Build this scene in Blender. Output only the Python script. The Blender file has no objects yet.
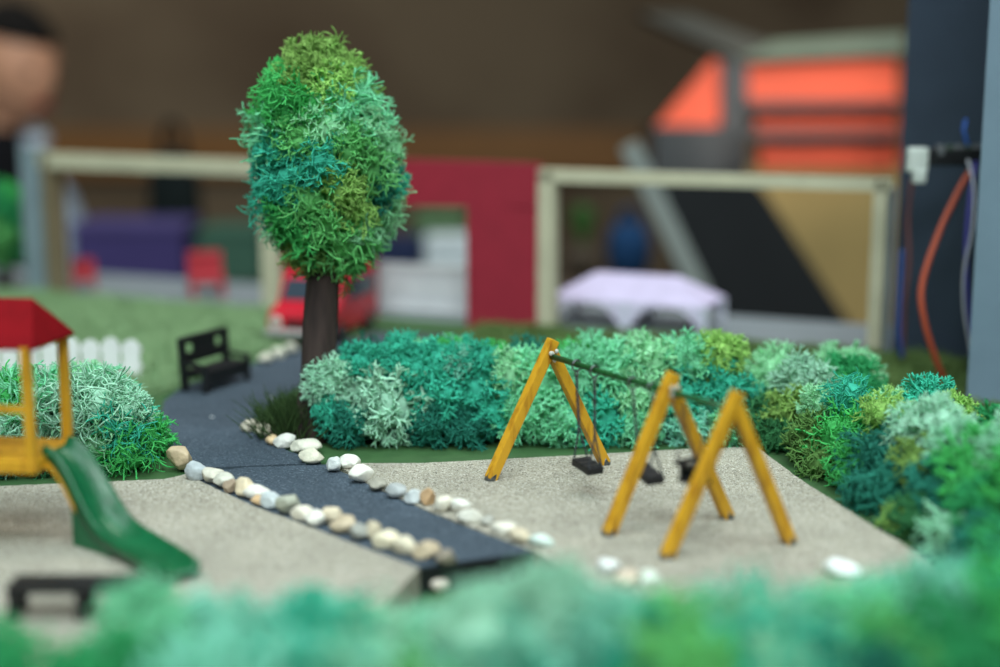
import bpy, bmesh, math, random
from mathutils import Vector, Matrix, noise

R = random.Random(7)
sc = bpy.context.scene
COL = sc.collection
PI = math.pi

# ------------------------------------------------------------------ camera
F = 1000 * 50 / 36.0
TH = math.radians(9.93)
CH = 0.2
CAM = Vector((0, 0, CH))
FW = Vector((0, math.cos(TH), -math.sin(TH)))
UP = Vector((0, math.sin(TH), math.cos(TH)))
RT = Vector((1, 0, 0))


def ray(px, py):
    return FW + RT * ((px - 500) / F) - UP * ((py - 333.5) / F)


def at(px, py, h=0.0):
    """the point of the place seen at a pixel, at height h above the board"""
    d = ray(px, py)
    return CAM + d * ((h - CH) / d.z)


def deep(px, py, z):
    """the point seen at a pixel at distance z along the view axis"""
    return CAM + ray(px, py) * z


def pxsize(n, p):
    return n * (p - CAM).dot(FW) / F


def lin(r, g, b):
    def f(c):
        c /= 255.0
        return c / 12.92 if c <= 0.04045 else ((c + 0.055) / 1.055) ** 2.4
    return (f(r), f(g), f(b), 1.0)


# ------------------------------------------------------------------ mesh builder
class MB:
    def __init__(s):
        s.v = []
        s.f = []

    def add(s, vs, fs):
        b = len(s.v)
        s.v.extend(tuple(v) for v in vs)
        s.f.extend(tuple(b + i for i in f) for f in fs)
        return s

    def box(s, c, size, rot=None, bev=0.0):
        bm = bmesh.new()
        bmesh.ops.create_cube(bm, size=1.0)
        for v in bm.verts:
            v.co = Vector((v.co.x * size[0], v.co.y * size[1], v.co.z * size[2]))
        if bev > 0:
            bmesh.ops.bevel(bm, geom=bm.edges[:], offset=bev, segments=2, affect='EDGES', profile=0.6)
        m = rot.to_4x4() if rot is not None else Matrix()
        c = Vector(c)
        bm.verts.index_update()
        s.add([m @ v.co + c for v in bm.verts], [[v.index for v in f.verts] for f in bm.faces])
        bm.free()
        return s

    def bar(s, a, b, w, d, bev=0.0, up=(0, 0, 1)):
        """square bar from a to b"""
        a, b = Vector(a), Vector(b)
        z = (b - a).normalized()
        x = Vector(up).cross(z)
        if x.length < 1e-4:
            x = Vector((1, 0, 0))
        x.normalize()
        y = z.cross(x)
        rot = Matrix((x, y, z)).transposed()
        return s.box((a + b) / 2, (w, d, (b - a).length), rot, bev)

    def tube(s, pts, rad, n=6, cap=True):
        pts = [Vector(p) for p in pts]
        if not isinstance(rad, (list, tuple)):
            rad = [rad] * len(pts)
        b = len(s.v)
        x = None
        for i, p in enumerate(pts):
            t = (pts[min(i + 1, len(pts) - 1)] - pts[max(i - 1, 0)])
            if t.length < 1e-9:
                t = Vector((0, 0, 1))
            t.normalize()
            if x is None:
                x = t.orthogonal().normalized()
            else:
                x = (x - t * x.dot(t))
                x = x.normalized() if x.length > 1e-6 else t.orthogonal().normalized()
            y = t.cross(x)
            for k in range(n):
                a = 2 * PI * k / n
                s.v.append(tuple(p + (x * math.cos(a) + y * math.sin(a)) * rad[i]))
        for i in range(len(pts) - 1):
            for k in range(n):
                k2 = (k + 1) % n
                s.f.append((b + i * n + k, b + i * n + k2, b + (i + 1) * n + k2, b + (i + 1) * n + k))
        if cap:
            s.f.append(tuple(b + k for k in reversed(range(n))))
            e = b + (len(pts) - 1) * n
            s.f.append(tuple(e + k for k in range(n)))
        return s

    def prism(s, poly, z0, z1):
        n = len(poly)
        vs = [(p[0], p[1], z0) for p in poly] + [(p[0], p[1], z1) for p in poly]
        fs = [tuple(reversed(range(n))), tuple(range(n, 2 * n))]
        for i in range(n):
            j = (i + 1) % n
            fs.append((i, j, n + j, n + i))
        return s.add(vs, fs)

    def slab(s, pts, thick):
        """polygon of 3-D points given a thickness along a vector"""
        t = Vector(thick)
        n = len(pts)
        vs = [Vector(p) for p in pts] + [Vector(p) + t for p in pts]
        fs = [tuple(range(n)), tuple(reversed(range(n, 2 * n)))]
        for i in range(n):
            j = (i + 1) % n
            fs.append((j, i, n + i, n + j))
        return s.add(vs, fs)

    def ell(s, c, r, seg=16, ring=10, rot=None, fn=None):
        vs, fs = [], []
        c = Vector(c)
        vs.append(Vector((0, 0, -1)))
        for i in range(1, ring):
            a = -PI / 2 + PI * i / ring
            for k in range(seg):
                b = 2 * PI * k / seg
                vs.append(Vector((math.cos(a) * math.cos(b), math.cos(a) * math.sin(b), math.sin(a))))
        vs.append(Vector((0, 0, 1)))
        for k in range(seg):
            fs.append((0, 1 + (k + 1) % seg, 1 + k))
        for i in range(ring - 2):
            for k in range(seg):
                k2 = (k + 1) % seg
                fs.append((1 + i * seg + k, 1 + i * seg + k2, 1 + (i + 1) * seg + k2, 1 + (i + 1) * seg + k))
        e = len(vs) - 1
        o = 1 + (ring - 2) * seg
        for k in range(seg):
            fs.append((o + k, o + (k + 1) % seg, e))
        out = []
        for v in vs:
            u = fn(v) if fn else v
            w = Vector((u.x * r[0], u.y * r[1], u.z * r[2]))
            if rot is not None:
                w = rot @ w
            out.append(w + c)
        return s.add(out, fs)

    def mesh(s, name, smooth=False):
        me = bpy.data.meshes.new(name)
        me.from_pydata(s.v, [], s.f)
        me.validate()
        if smooth:
            me.polygons.foreach_set('use_smooth', [True] * len(me.polygons))
        return me

    def build(s, name, mat, parent=None, smooth=False, col=None, fix=True):
        me = s.mesh(name, smooth)
        if fix:
            bm = bmesh.new()
            bm.from_mesh(me)
            bmesh.ops.recalc_face_normals(bm, faces=bm.faces[:])
            bm.to_mesh(me)
            bm.free()
        return put(name, me, mat, parent, col)


def put(name, me, mat, parent=None, col=None):
    o = bpy.data.objects.new(name, me)
    COL.objects.link(o)
    if mat and not me.materials:
        me.materials.append(mat)
    if parent is not None:
        o.parent = parent
        o.matrix_parent_inverse = parent.matrix_world.inverted()
    if col:
        o.color = col
    return o


def tag(o, label=None, cat=None, group=None, kind=None):
    if label:
        o['label'] = label
    if cat:
        o['category'] = cat
    if group:
        o['group'] = group
    if kind:
        o['kind'] = kind
    return o


def thing(name, label, cat, loc, group=None):
    o = bpy.data.objects.new(name, None)
    COL.objects.link(o)
    o.empty_display_size = 0.01
    o.location = Vector(loc)
    o.matrix_world = Matrix.Translation(Vector(loc))
    return tag(o, label, cat, group)


# ------------------------------------------------------------------ materials
def mat(name, col, rough=0.6, vary=0.0, vscale=200.0, bump=0.0, bscale=400.0, metal=0.0, spec=0.4, objcol=False,
        trans=0.0, stretch=None, col2=None, contrast=None):
    m = bpy.data.materials.new(name)
    m.use_nodes = True
    nt = m.node_tree
    N, L = nt.nodes, nt.links
    b = N['Principled BSDF']
    b.inputs['Roughness'].default_value = rough
    b.inputs['Metallic'].default_value = metal
    b.inputs['Specular IOR Level'].default_value = spec
    tc = N.new('ShaderNodeTexCoord')
    mp = N.new('ShaderNodeMapping')
    L.new(tc.outputs['Object'], mp.inputs['Vector'])
    if stretch:
        mp.inputs['Scale'].default_value = stretch
    src = None
    if objcol:
        oi = N.new('ShaderNodeObjectInfo')
        src = oi.outputs['Color']
    if vary > 0 or col2:
        n = N.new('ShaderNodeTexNoise')
        n.inputs['Scale'].default_value = vscale
        n.inputs['Detail'].default_value = 5
        L.new(mp.outputs['Vector'], n.inputs['Vector'])
        fac = n.outputs['Fac']
        if contrast:
            mr = N.new('ShaderNodeMapRange')
            mr.inputs['From Min'].default_value = contrast[0]
            mr.inputs['From Max'].default_value = contrast[1]
            L.new(fac, mr.inputs['Value'])
            fac = mr.outputs['Result']
        if col2:
            mx = N.new('ShaderNodeMix')
            mx.data_type = 'RGBA'
            L.new(fac, mx.inputs['Factor'])
            if src:
                L.new(src, mx.inputs['A'])
            else:
                mx.inputs['A'].default_value = col
            mx.inputs['B'].default_value = col2
            L.new(mx.outputs['Result'], b.inputs['Base Color'])
            outc = mx.outputs['Result']
        else:
            mr = N.new('ShaderNodeMapRange')
            mr.inputs['From Min'].default_value = 0.3
            mr.inputs['From Max'].default_value = 0.7
            mr.inputs['To Min'].default_value = 1 - vary
            mr.inputs['To Max'].default_value = 1 + vary
            L.new(fac, mr.inputs['Value'])
            mx = N.new('ShaderNodeMix')
            mx.data_type = 'RGBA'
            mx.blend_type = 'MULTIPLY'
            mx.inputs['Factor'].default_value = 1
            if src:
                L.new(src, mx.inputs['A'])
            else:
                mx.inputs['A'].default_value = col
            L.new(mr.outputs['Result'], mx.inputs['B'])
            L.new(mx.outputs['Result'], b.inputs['Base Color'])
            outc = mx.outputs['Result']
    else:
        outc = src
        if src:
            L.new(src, b.inputs['Base Color'])
        else:
            b.inputs['Base Color'].default_value = col
    if bump > 0:
        n2 = N.new('ShaderNodeTexNoise')
        n2.inputs['Scale'].default_value = bscale
        n2.inputs['Detail'].default_value = 4
        L.new(mp.outputs['Vector'], n2.inputs['Vector'])
        bp = N.new('ShaderNodeBump')
        bp.inputs['Strength'].default_value = bump
        bp.inputs['Distance'].default_value = 0.001
        L.new(n2.outputs['Fac'], bp.inputs['Height'])
        L.new(bp.outputs['Normal'], b.inputs['Normal'])
    if trans > 0:
        t = N.new('ShaderNodeBsdfTranslucent')
        if outc:
            L.new(outc, t.inputs['Color'])
        else:
            t.inputs['Color'].default_value = col
        ms = N.new('ShaderNodeMixShader')
        ms.inputs['Fac'].default_value = trans
        L.new(b.outputs['BSDF'], ms.inputs[1])
        L.new(t.outputs['BSDF'], ms.inputs[2])
        L.new(ms.outputs['Shader'], N['Material Output'].inputs['Surface'])
    return m


M = {}
M['moss'] = mat('moss', None, rough=0.8, vary=0.22, vscale=6.0, objcol=True, trans=0.27, spec=0.2)
M['pebble'] = mat('pebble', None, rough=0.55, vary=0.2, vscale=160, objcol=True, bump=0.35, bscale=700, spec=0.4)
M['paint'] = mat('paint', None, rough=0.5, vary=0.06, vscale=40, objcol=True)
M['matte'] = mat('matte', None, rough=0.85, vary=0.08, vscale=15, objcol=True, spec=0.2)
M['cloth'] = mat('cloth', None, rough=0.95, vary=0.08, vscale=60, objcol=True, spec=0.1, bump=0.1, bscale=500)
M['yellow'] = mat('yellow_stained_wood', lin(216, 160, 40), rough=0.42, bump=0.6, bscale=260, stretch=(1, 1, 0.25),
                  col2=lin(140, 76, 14), vscale=220, contrast=(0.50, 0.82), vary=0.1)
M['black'] = mat('black_plastic', lin(26, 27, 30), rough=0.45, vary=0.2, vscale=90)
M['metal'] = mat('steel', lin(120, 122, 125), rough=0.35, metal=0.9, vary=0.2, vscale=300)
M['greenbar'] = mat('green_wire', lin(22, 78, 34), rough=0.45, vary=0.35, vscale=300)
M['glue'] = mat('glue', lin(200, 200, 190), rough=0.15, vary=0.2, vscale=400)
M['bark'] = mat('bark', lin(66, 52, 48), rough=0.9, col2=lin(36, 26, 25), vscale=120, stretch=(1, 1, 0.15), bump=1.0, bscale=180,
                contrast=(0.35, 0.7), vary=.1)
M['redroof'] = mat('red_paint', lin(122, 8, 18), rough=0.8, spec=0.1, vary=0.12, vscale=90, bump=0.2, bscale=500)
M['redwall'] = mat('red_card', lin(150, 34, 52), rough=0.75, vary=0.06, vscale=60)
M['slide'] = mat('green_paint', lin(18, 92, 56), rough=0.3, vary=0.18, vscale=120, bump=0.25, bscale=300)
M['cream'] = mat('cream_wood', lin(192, 186, 160), rough=0.7, vary=0.06, vscale=60, stretch=(1, 1, 1))


def granular(name, ca, cb, cc, scale, bumpd, chips=False):
    """sand or asphalt: grains of a few colours with a grainy relief"""
    m = bpy.data.materials.new(name)
    m.use_nodes = True
    N, L = m.node_tree.nodes, m.node_tree.links
    b = N['Principled BSDF']
    b.inputs['Roughness'].default_value = 0.9
    b.inputs['Specular IOR Level'].default_value = 0.25
    tc = N.new('ShaderNodeTexCoord')
    vo = N.new('ShaderNodeTexVoronoi')
    vo.inputs['Scale'].default_value = scale
    L.new(tc.outputs['Object'], vo.inputs['Vector'])
    sep = N.new('ShaderNodeSeparateColor')
    L.new(vo.outputs['Color'], sep.inputs['Color'])
    ramp = N.new('ShaderNodeValToRGB')
    ramp.color_ramp.elements[0].position = 0.05
    ramp.color_ramp.elements[0].color = cb
    ramp.color_ramp.elements[1].position = 0.22
    ramp.color_ramp.elements[1].color = ca
    e = ramp.color_ramp.elements.new(0.85)
    e.color = ca
    e = ramp.color_ramp.elements.new(0.97)
    e.color = cc
    L.new(sep.outputs[0], ramp.inputs['Fac'])
    no = N.new('ShaderNodeTexNoise')
    no.inputs['Scale'].default_value = 28
    no.inputs['Detail'].default_value = 6
    L.new(tc.outputs['Object'], no.inputs['Vector'])
    mr = N.new('ShaderNodeMapRange')
    mr.inputs['From Min'].default_value = 0.3
    mr.inputs['From Max'].default_value = 0.7
    mr.inputs['To Min'].default_value = 0.88
    mr.inputs['To Max'].default_value = 1.1
    L.new(no.outputs['Fac'], mr.inputs['Value'])
    mx = N.new('ShaderNodeMix')
    mx.data_type = 'RGBA'
    mx.blend_type = 'MULTIPLY'
    mx.inputs['Factor'].default_value = 1
    L.new(ramp.outputs['Color'], mx.inputs['A'])
    L.new(mr.outputs['Result'], mx.inputs['B'])
    colout = mx.outputs['Result']
    if chips:
        n3 = N.new('ShaderNodeTexNoise')
        n3.inputs['Scale'].default_value = 75
        n3.inputs['Detail'].default_value = 3
        L.new(tc.outputs['Object'], n3.inputs['Vector'])
        m3 = N.new('ShaderNodeMapRange')
        m3.inputs['From Min'].default_value = 0.735
        m3.inputs['From Max'].default_value = 0.76
        L.new(n3.outputs['Fac'], m3.inputs['Value'])
        m4 = N.new('ShaderNodeMix')
        m4.data_type = 'RGBA'
        L.new(m3.outputs['Result'], m4.inputs['Factor'])
        L.new(colout, m4.inputs['A'])
        m4.inputs['B'].default_value = lin(200, 205, 205)
        colout = m4.outputs['Result']
    L.new(colout, b.inputs['Base Color'])
    bp = N.new('ShaderNodeBump')
    bp.inputs['Strength'].default_value = 0.8
    bp.inputs['Distance'].default_value = bumpd
    ma = N.new('ShaderNodeMath')
    ma.operation = 'ADD'
    L.new(vo.outputs['Distance'], ma.inputs[0])
    L.new(no.outputs['Fac'], ma.inputs[1])
    L.new(ma.outputs[0], bp.inputs['Height'])
    L.new(bp.outputs['Normal'], b.inputs['Normal'])
    return m


M['sand'] = granular('sand', lin(174, 168, 153), lin(98, 93, 84), lin(222, 218, 208), 1500, 0.0008)
M['asphalt'] = granular('asphalt', lin(68, 80, 92), lin(46, 55, 65), lin(100, 112, 124), 1300, 0.0004, True)
M['greenboard'] = mat('green_painted_board', lin(64, 104, 58), rough=0.7, col2=lin(42, 72, 38), vscale=90, bump=0.3, bscale=300, vary=.1)


def blade_mat(name, a, b2):
    m = bpy.data.materials.new(name)
    m.use_nodes = True
    N, L = m.node_tree.nodes, m.node_tree.links
    b = N['Principled BSDF']
    b.inputs['Roughness'].default_value = 0.7
    b.inputs['Specular IOR Level'].default_value = 0.2
    g = N.new('ShaderNodeNewGeometry')
    mx = N.new('ShaderNodeMix')
    mx.data_type = 'RGBA'
    mx.inputs['A'].default_value = a
    mx.inputs['B'].default_value = b2
    L.new(g.outputs['Random Per Island'], mx.inputs['Factor'])
    L.new(mx.outputs['Result'], b.inputs['Base Color'])
    return m


M['lawn'] = blade_mat('lawn_grass', lin(158, 184, 138), lin(122, 158, 112))
M['olive'] = blade_mat('olive_grass', lin(112, 132, 76), lin(76, 106, 58))
M['tuft'] = blade_mat('tuft_grass', lin(72, 96, 54), lin(48, 70, 40))

# ------------------------------------------------------------------ board, sand, path
# line of the model walls, far side of the board
WL = at(40, 292)
WR = at(875, 355)
wd = (WR - WL).normalized()
wn = Vector((-wd.y, wd.x, 0))           # away from the camera


def wallpt(px, off=0.0):
    """point on the wall line at a pixel column"""
    d = Vector((ray(px, 330).x, ray(px, 330).y, 0))
    # CAM + d*t on line WL + wd*s + wn*off
    P = WL + wn * off
    det = d.x * (-wd.y) + wd.x * d.y
    t = (P.x * (-wd.y) + wd.x * P.y) / det
    return Vector((d.x * t, d.y * t, 0))


far_l = wallpt(-250, 0.02)
far_r = wallpt(1300, 0.02)
o = MB().prism([(-0.75, 0.6), (0.75, 0.6), (far_r.x, far_r.y), (far_l.x, far_l.y)], -0.02, -0.002).build(
    'ground_board', M['greenboard'])
tag(o, kind='structure')
o = MB().prism([(-0.75, 0.26), (0.75, 0.26), (0.75, 0.5995), (-0.75, 0.5995)], -0.02, -0.013).build(
    'ground_board', M['greenboard'])
tag(o, kind='structure')
# white strip behind the model walls
fl2, fr2 = wallpt(-250, 0.16), wallpt(1300, 0.16)
o = MB().prism([(far_l.x, far_l.y + 5e-4), (far_r.x, far_r.y + 5e-4), (fr2.x, fr2.y), (fl2.x, fl2.y)], -0.02, -0.003).build(
    'white_ground', mat('white_card', lin(124, 131, 136), rough=0.8, vary=0.05, vscale=20))
tag(o, kind='structure')
# display table carrying the model
t = thing('display_table', 'grey display table the whole playground model stands on', 'table', (0, 0.9, -0.95))
MB().prism([(-0.8, 0.24), (0.8, 0.24), (wallpt(1300, .17).x, wallpt(1300, .17).y), (wallpt(-250, .17).x, wallpt(-250, .17).y)], -0.06, -0.0202).build('table_top', M['matte'], t, col=lin(120, 115, 108))
for sx in (-1, 1):
    for sy in (-1, 1):
        MB().box((sx * 0.6, 0.72 + sy * 0.4, -0.505), (0.05, 0.05, 0.89), bev=0.004).build('leg', M['metal'], t)


def ground_poly(name, pix, z0, z1, m, jig=0.0006, h=0.0):
    pts = []
    P = [at(x, y, h) for x, y in pix]
    n = len(P)
    for i in range(n):
        a, b = P[i], P[(i + 1) % n]
        k = max(1, int((b - a).length / 0.004))
        for j in range(k):
            q = a.lerp(b, j / k)
            q += Vector((noise.noise(q * 300), noise.noise(q * 300 + Vector((9, 3, 1))), 0)) * jig
            pts.append(q)
    o = MB().prism(pts, z0, z1).build(name, m)
    return tag(o, kind='structure')


sandL = ground_poly('sand_ground', [(-330, 500), (0, 486), (165, 479), (186, 474), (215, 488), (251, 505), (300, 523), (354, 544),
                                    (419, 568), (340, 655), (0, 722), (-330, 735)], -0.013, 0.0, M['sand'])
sandR = ground_poly('sand_ground', [(332, 463), (420, 463), (560, 456), (700, 448), (757, 447), (800, 479), (870, 524), (930, 560),
                                    (960, 590), (800, 612), (600, 590), (536, 551), (482, 531), (430, 511), (376, 487)], -0.013, 0.0, M['sand'])
ground_poly('path', [(243, 466), (328, 463), (334, 467), (384, 488), (440, 511), (492, 531), (538, 549), (418, 565), (348, 544), (294, 524),
                     (238, 503), (200, 485), (182, 473)], -0.0016, -0.0008, M['asphalt'])
ground_poly('ground_board', [(330, 470), (430, 511), (490, 532), (537, 549.5), (418.5, 565.5), (348, 544), (250, 504)], -0.0128, -0.0017, M['black'])
ground_poly('path', [(183, 468), (166, 446), (160, 420), (164, 400), (184, 385), (230, 372), (262, 360), (302, 346), (360, 338), (374, 332),
                     (466, 337), (455, 346), (400, 352), (330, 368), (300, 384), (268, 404), (246, 424), (286, 449), (321, 462), (243, 465.3)],
            -0.0075, -0.0004, M['asphalt'])

# ------------------------------------------------------------------ static grass (nobody could count the blades)


def inside(p, poly):
    c = False
    n = len(poly)
    for i in range(n):
        a, b = poly[i], poly[(i + 1) % n]
        if (a[1] > p[1]) != (b[1] > p[1]) and p[0] < (b[0] - a[0]) * (p[1] - a[1]) / (b[1] - a[1]) + a[0]:
            c = not c
    return c


def grass(name, label, pix, n, hgt, m, cut=()):
    poly = [at(x, y) for x, y in pix]
    xs = [p.x for p in poly]
    ys = [p.y for p in poly]
    mb = MB()
    k = 0
    while k < n:
        x, y = R.uniform(min(xs), max(xs)), R.uniform(min(ys), max(ys))
        if not inside((x, y), poly):
            continue
        k += 1
        a = R.uniform(0, 2 * PI)
        dx, dy = math.cos(a) * 0.0007, math.sin(a) * 0.0007
        h = hgt * R.uniform(0.6, 1.25) * (1 + 0.35 * noise.noise(Vector((x * 25, y * 25, 0))))
        lx, ly = R.gauss(0, 0.5) * h, R.gauss(0, 0.5) * h
        z = -0.003
        mb.v.extend([(x - dx, y - dy, z), (x + dx, y + dy, z), (x + lx * .5 + dx * .7, y + ly * .5 + dy * .7, z + h * .6),
                     (x + lx * .5 - dx * .7, y + ly * .5 - dy * .7, z + h * .6), (x + lx, y + ly, z + h)])
        b = len(mb.v) - 5
        mb.f.extend([(b, b + 1, b + 2, b + 3), (b + 3, b + 2, b + 4)])
    o = mb.build(name, m, fix=False)
    return tag(o, label, 'grass', kind='stuff')


grass('lawn_grass', 'light green flocked lawn behind the black bench and white picket fence',
      [(-130, 395), (150, 395), (176, 388), (226, 370), (296, 343), (366, 335), (276, 312), (40, 293), (-130, 287)], 52000, 0.0085, M['lawn'])
grass('lawn_grass', 'olive flocked grass strip behind the moss hedge at the foot of the cream and red walls',
      [(404, 354), (470, 340), (480, 327), (545, 331), (700, 342), (890, 357), (1000, 400), (860, 402), (700, 352), (520, 362), (410, 372)],
      40000, 0.009, M['olive'])
grass('lawn_grass', 'olive flocked grass between the right moss hedge and the grey cabinet',
      [(892, 357), (1180, 380), (1200, 470), (1010, 450), (900, 415), (840, 396), (870, 372)], 26000, 0.011, M['olive'])

# ------------------------------------------------------------------ moss


def moss_mesh(name, seed, style):
    """one clump of branching reindeer moss, radius about 1"""
    r = random.Random(seed)
    mb = MB()

    def rnd():
        return Vector((r.gauss(0, 1), r.gauss(0, 1), r.gauss(0, 1))).normalized()

    def grow(p, d, ln, rad, depth):
        n = {'lichen': 2, 'curly': 3, 'stringy': 5}[style]
        pts = [p.copy()]
        rr = [rad]
        bend = rnd() * {'lichen': 0.28, 'curly': 0.55, 'stringy': 0.4}[style]
        for i in range(n):
            d = (d + bend + rnd() * 0.18).normalized()
            p = p + d * (ln / n)
            pts.append(p.copy())
            rr.append(rad * (1 - 0.14 * (i + 1) / n) if depth else rad * (1 - 0.55 * (i + 1) / n))
        mb.tube(pts, rr, 3, cap=False)
        if depth <= 0 or p.length > 1.12:
            return
        kids = 2 if r.random() < (0.75 if style == 'curly' else 0.7) else 3
        if style == 'curly' and r.random() < 0.35:
            kids = 1
        axis = d.orthogonal().normalized()
        axis.rotate(Matrix.Rotation(r.uniform(0, 2 * PI), 3, d))
        for k in range(kids):
            ang = math.radians(r.uniform(22, 52))
            ax = axis.copy()
            ax.rotate(Matrix.Rotation(2 * PI * k / kids + r.uniform(-.4, .4), 3, d))
            e = d.copy()
            e.rotate(Matrix.Rotation(ang, 3, ax))
            e = (e + p.normalized() * 0.12).normalized()
            grow(p, e, ln * r.uniform(0.62, 0.98), rad * 0.88, depth - 1)

    n = {'lichen': 80, 'curly': 74, 'stringy': 84}[style]
    for i in range(n):
        z = 1 - 2 * (i + 0.5) / n
        a = i * 2.39996 + r.uniform(-.3, .3)
        q = math.sqrt(1 - z * z)
        d = Vector((q * math.cos(a), q * math.sin(a), z))
        p = d * r.uniform(0.34, 0.5)
        s = r.uniform(0.75, 1.15)
        if style == 'lichen':
            grow(p, (d + rnd() * 0.5).normalized(), 0.235 * s, 0.050, 3)
        elif style == 'stringy':
            grow(p * 1.3, (d + rnd() * 1.5).normalized(), 0.64 * s, 0.036, 2)
        else:
            grow(p, (d + rnd() * 0.9).normalized(), 0.36 * s, 0.042, 3)
    # matted heart of the clump
    mb.ell((0, 0, 0), (0.55, 0.55, 0.55), 14, 9, fn=lambda v: v * (1 + 0.18 * noise.noise(v * 3 + Vector((seed, 0, 0)))))
    me = mb.mesh(name, True)
    me.materials.append(M['moss'])
    return me


LICHEN = [moss_mesh('lichen_moss', s, 'lichen') for s in (11, 12, 13, 14)]
STRINGY = [moss_mesh('stringy_moss', s, 'stringy') for s in (31, 32, 33)]
CURLY = [moss_mesh('curly_moss', s, 'curly') for s in (21, 22, 23)]

MC = {
    'mint': (178, 236, 204), 'paleg': (146, 216, 164), 'sea': (112, 204, 156), 'teal': (18, 172, 142), 'dteal': (14, 118, 98),
    'green': (44, 172, 78), 'emer': (16, 150, 84), 'olive': (120, 160, 70), 'lime': (136, 184, 84), 'grass': (88, 176, 92),
    'aqua': (140, 230, 202), 'moss': (84, 128, 56), 'grey': (138, 204, 168), 'dgreen': (40, 112, 62),
}
WORDS = {
    'mint': 'pale mint moss clump', 'paleg': 'pale green moss clump', 'sea': 'sea green moss clump', 'teal': 'teal moss clump',
    'dteal': 'dark teal moss clump', 'green': 'bright green moss clump', 'emer': 'emerald moss clump', 'olive': 'olive moss clump',
    'lime': 'yellow green moss clump', 'grass': 'grass green moss clump', 'aqua': 'pale aqua moss clump', 'moss': 'dark olive moss clump',
    'grey': 'grey mint moss clump', 'dgreen': 'dark green moss clump',
}


def clump(parent, p, r, col, style=None, squash=(1, 1, 1), jitter=0.1):
    style = style or ('curly' if R.random() < 0.3 else 'lichen')
    me = R.choice({'curly': CURLY + STRINGY[:2], 'lichen': LICHEN, 'stringy': STRINGY}[style])
    o = bpy.data.objects.new('moss_clump', me)
    COL.objects.link(o)
    o.parent = parent
    o.location = Vector(p) - parent.location
    o.rotation_euler = (R.uniform(0, 6.28), R.uniform(0, 6.28), R.uniform(0, 6.28))
    s = r * 0.92
    o.scale = (s * squash[0] * R.uniform(.93, 1.07), s * squash[1] * R.uniform(.93, 1.07), s * squash[2] * R.uniform(.93, 1.07))
    c = lin(*MC[col])
    k = min(1.45, 0.8 / max(c[:3])) * (1 + R.uniform(-jitter, jitter))
    g_ = max(c[:3])
    o.color = [min(0.9, (v + 0.10 * (g_ - v)) * k) for v in c[:3]] + [1]
    o['label'] = WORDS[col]
    return o


def plane_hit(px, py, p0, n):
    d = ray(px, py)
    return CAM + d * ((p0 - CAM).dot(n) / d.dot(n))


def hedge(name, label, base_a, base_b, lean, clumps, back=0.03, zmin=0.012, top=0.055, fill='teal sea green dteal'):
    """clumps lie on the sloping front face of the hedge that rises from the base line a-b"""
    a, b = Vector(base_a), Vector(base_b)
    along = (b - a).normalized()
    side = Vector((-along.y, along.x, 0))
    if side.dot(a - CAM) < 0:
        side = -side                              # away from the camera
    n = (side * math.sin(math.radians(lean)) * -1 + Vector((0, 0, math.cos(math.radians(lean))))).normalized()
    root = thing(name, label, 'hedge', (a + b) / 2 + side * 0.03)
    fill = fill.split()
    for c in clumps:
        px, py, rp, col = c[:4]
        st = c[4] if len(c) > 4 else None
        h = plane_hit(px, py, a, n)
        r = pxsize(rp, h) * 1.12
        p = h - n * r * 0.55
        p.z = max(p.z, r * 1.1 - 0.012)
        clump(root, p, r, col, st)
        q = p + side * back * R.uniform(0.8, 1.2) + along * R.uniform(-.012, .012)
        q.z = max(r * 1.16 - 0.012, min(p.z * 0.9, top - r))
        clump(root, q, r * 1.05, R.choice(fill + [col] * 6))
    return root


hedge('moss_hedge', 'teal and mint moss hedge across the back of the swing sand, starting at the tree', at(320, 449), at(770, 446), 62, [
    (334, 374, 27, 'mint', 'lichen'), (322, 382, 22, 'mint', 'lichen'), (345, 420, 27, 'dteal', 'lichen'), (366, 362, 28, 'teal', 'lichen'), (330, 412, 18, 'teal'),
    (386, 412, 44, 'mint', 'lichen'), (370, 395, 30, 'mint', 'lichen'), (410, 366, 33, 'teal', 'lichen'), (398, 352, 22, 'teal', 'lichen'), (438, 392, 36, 'teal', 'lichen'), (430, 425, 26, 'dteal'), (440, 360, 28, 'teal', 'lichen'),
    (462, 362, 24, 'aqua', 'lichen'), (480, 385, 36, 'teal', 'lichen'), (490, 410, 22, 'teal', 'lichen'), (470, 428, 25, 'dteal'), (478, 358, 22, 'teal', 'lichen'), (508, 371, 28, 'paleg', 'lichen'), (540, 374, 36, 'sea', 'lichen'), (525, 412, 36, 'sea', 'lichen'), (565, 420, 32, 'sea', 'lichen'),
    (580, 374, 34, 'sea', 'lichen'), (600, 415, 34, 'teal', 'lichen'), (612, 366, 34, 'sea', 'lichen'), (640, 395, 34, 'paleg', 'lichen'), (640, 425, 26, 'sea', 'lichen'), (650, 358, 32, 'paleg', 'lichen'),
    (690, 358, 32, 'sea'), (684, 395, 32, 'teal'), (690, 425, 27, 'aqua', 'lichen'), (722, 352, 28, 'lime'), (728, 388, 32, 'teal'), (725, 420, 28, 'sea'), (752, 420, 28, 'dgreen'),
], back=0.034)

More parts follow.
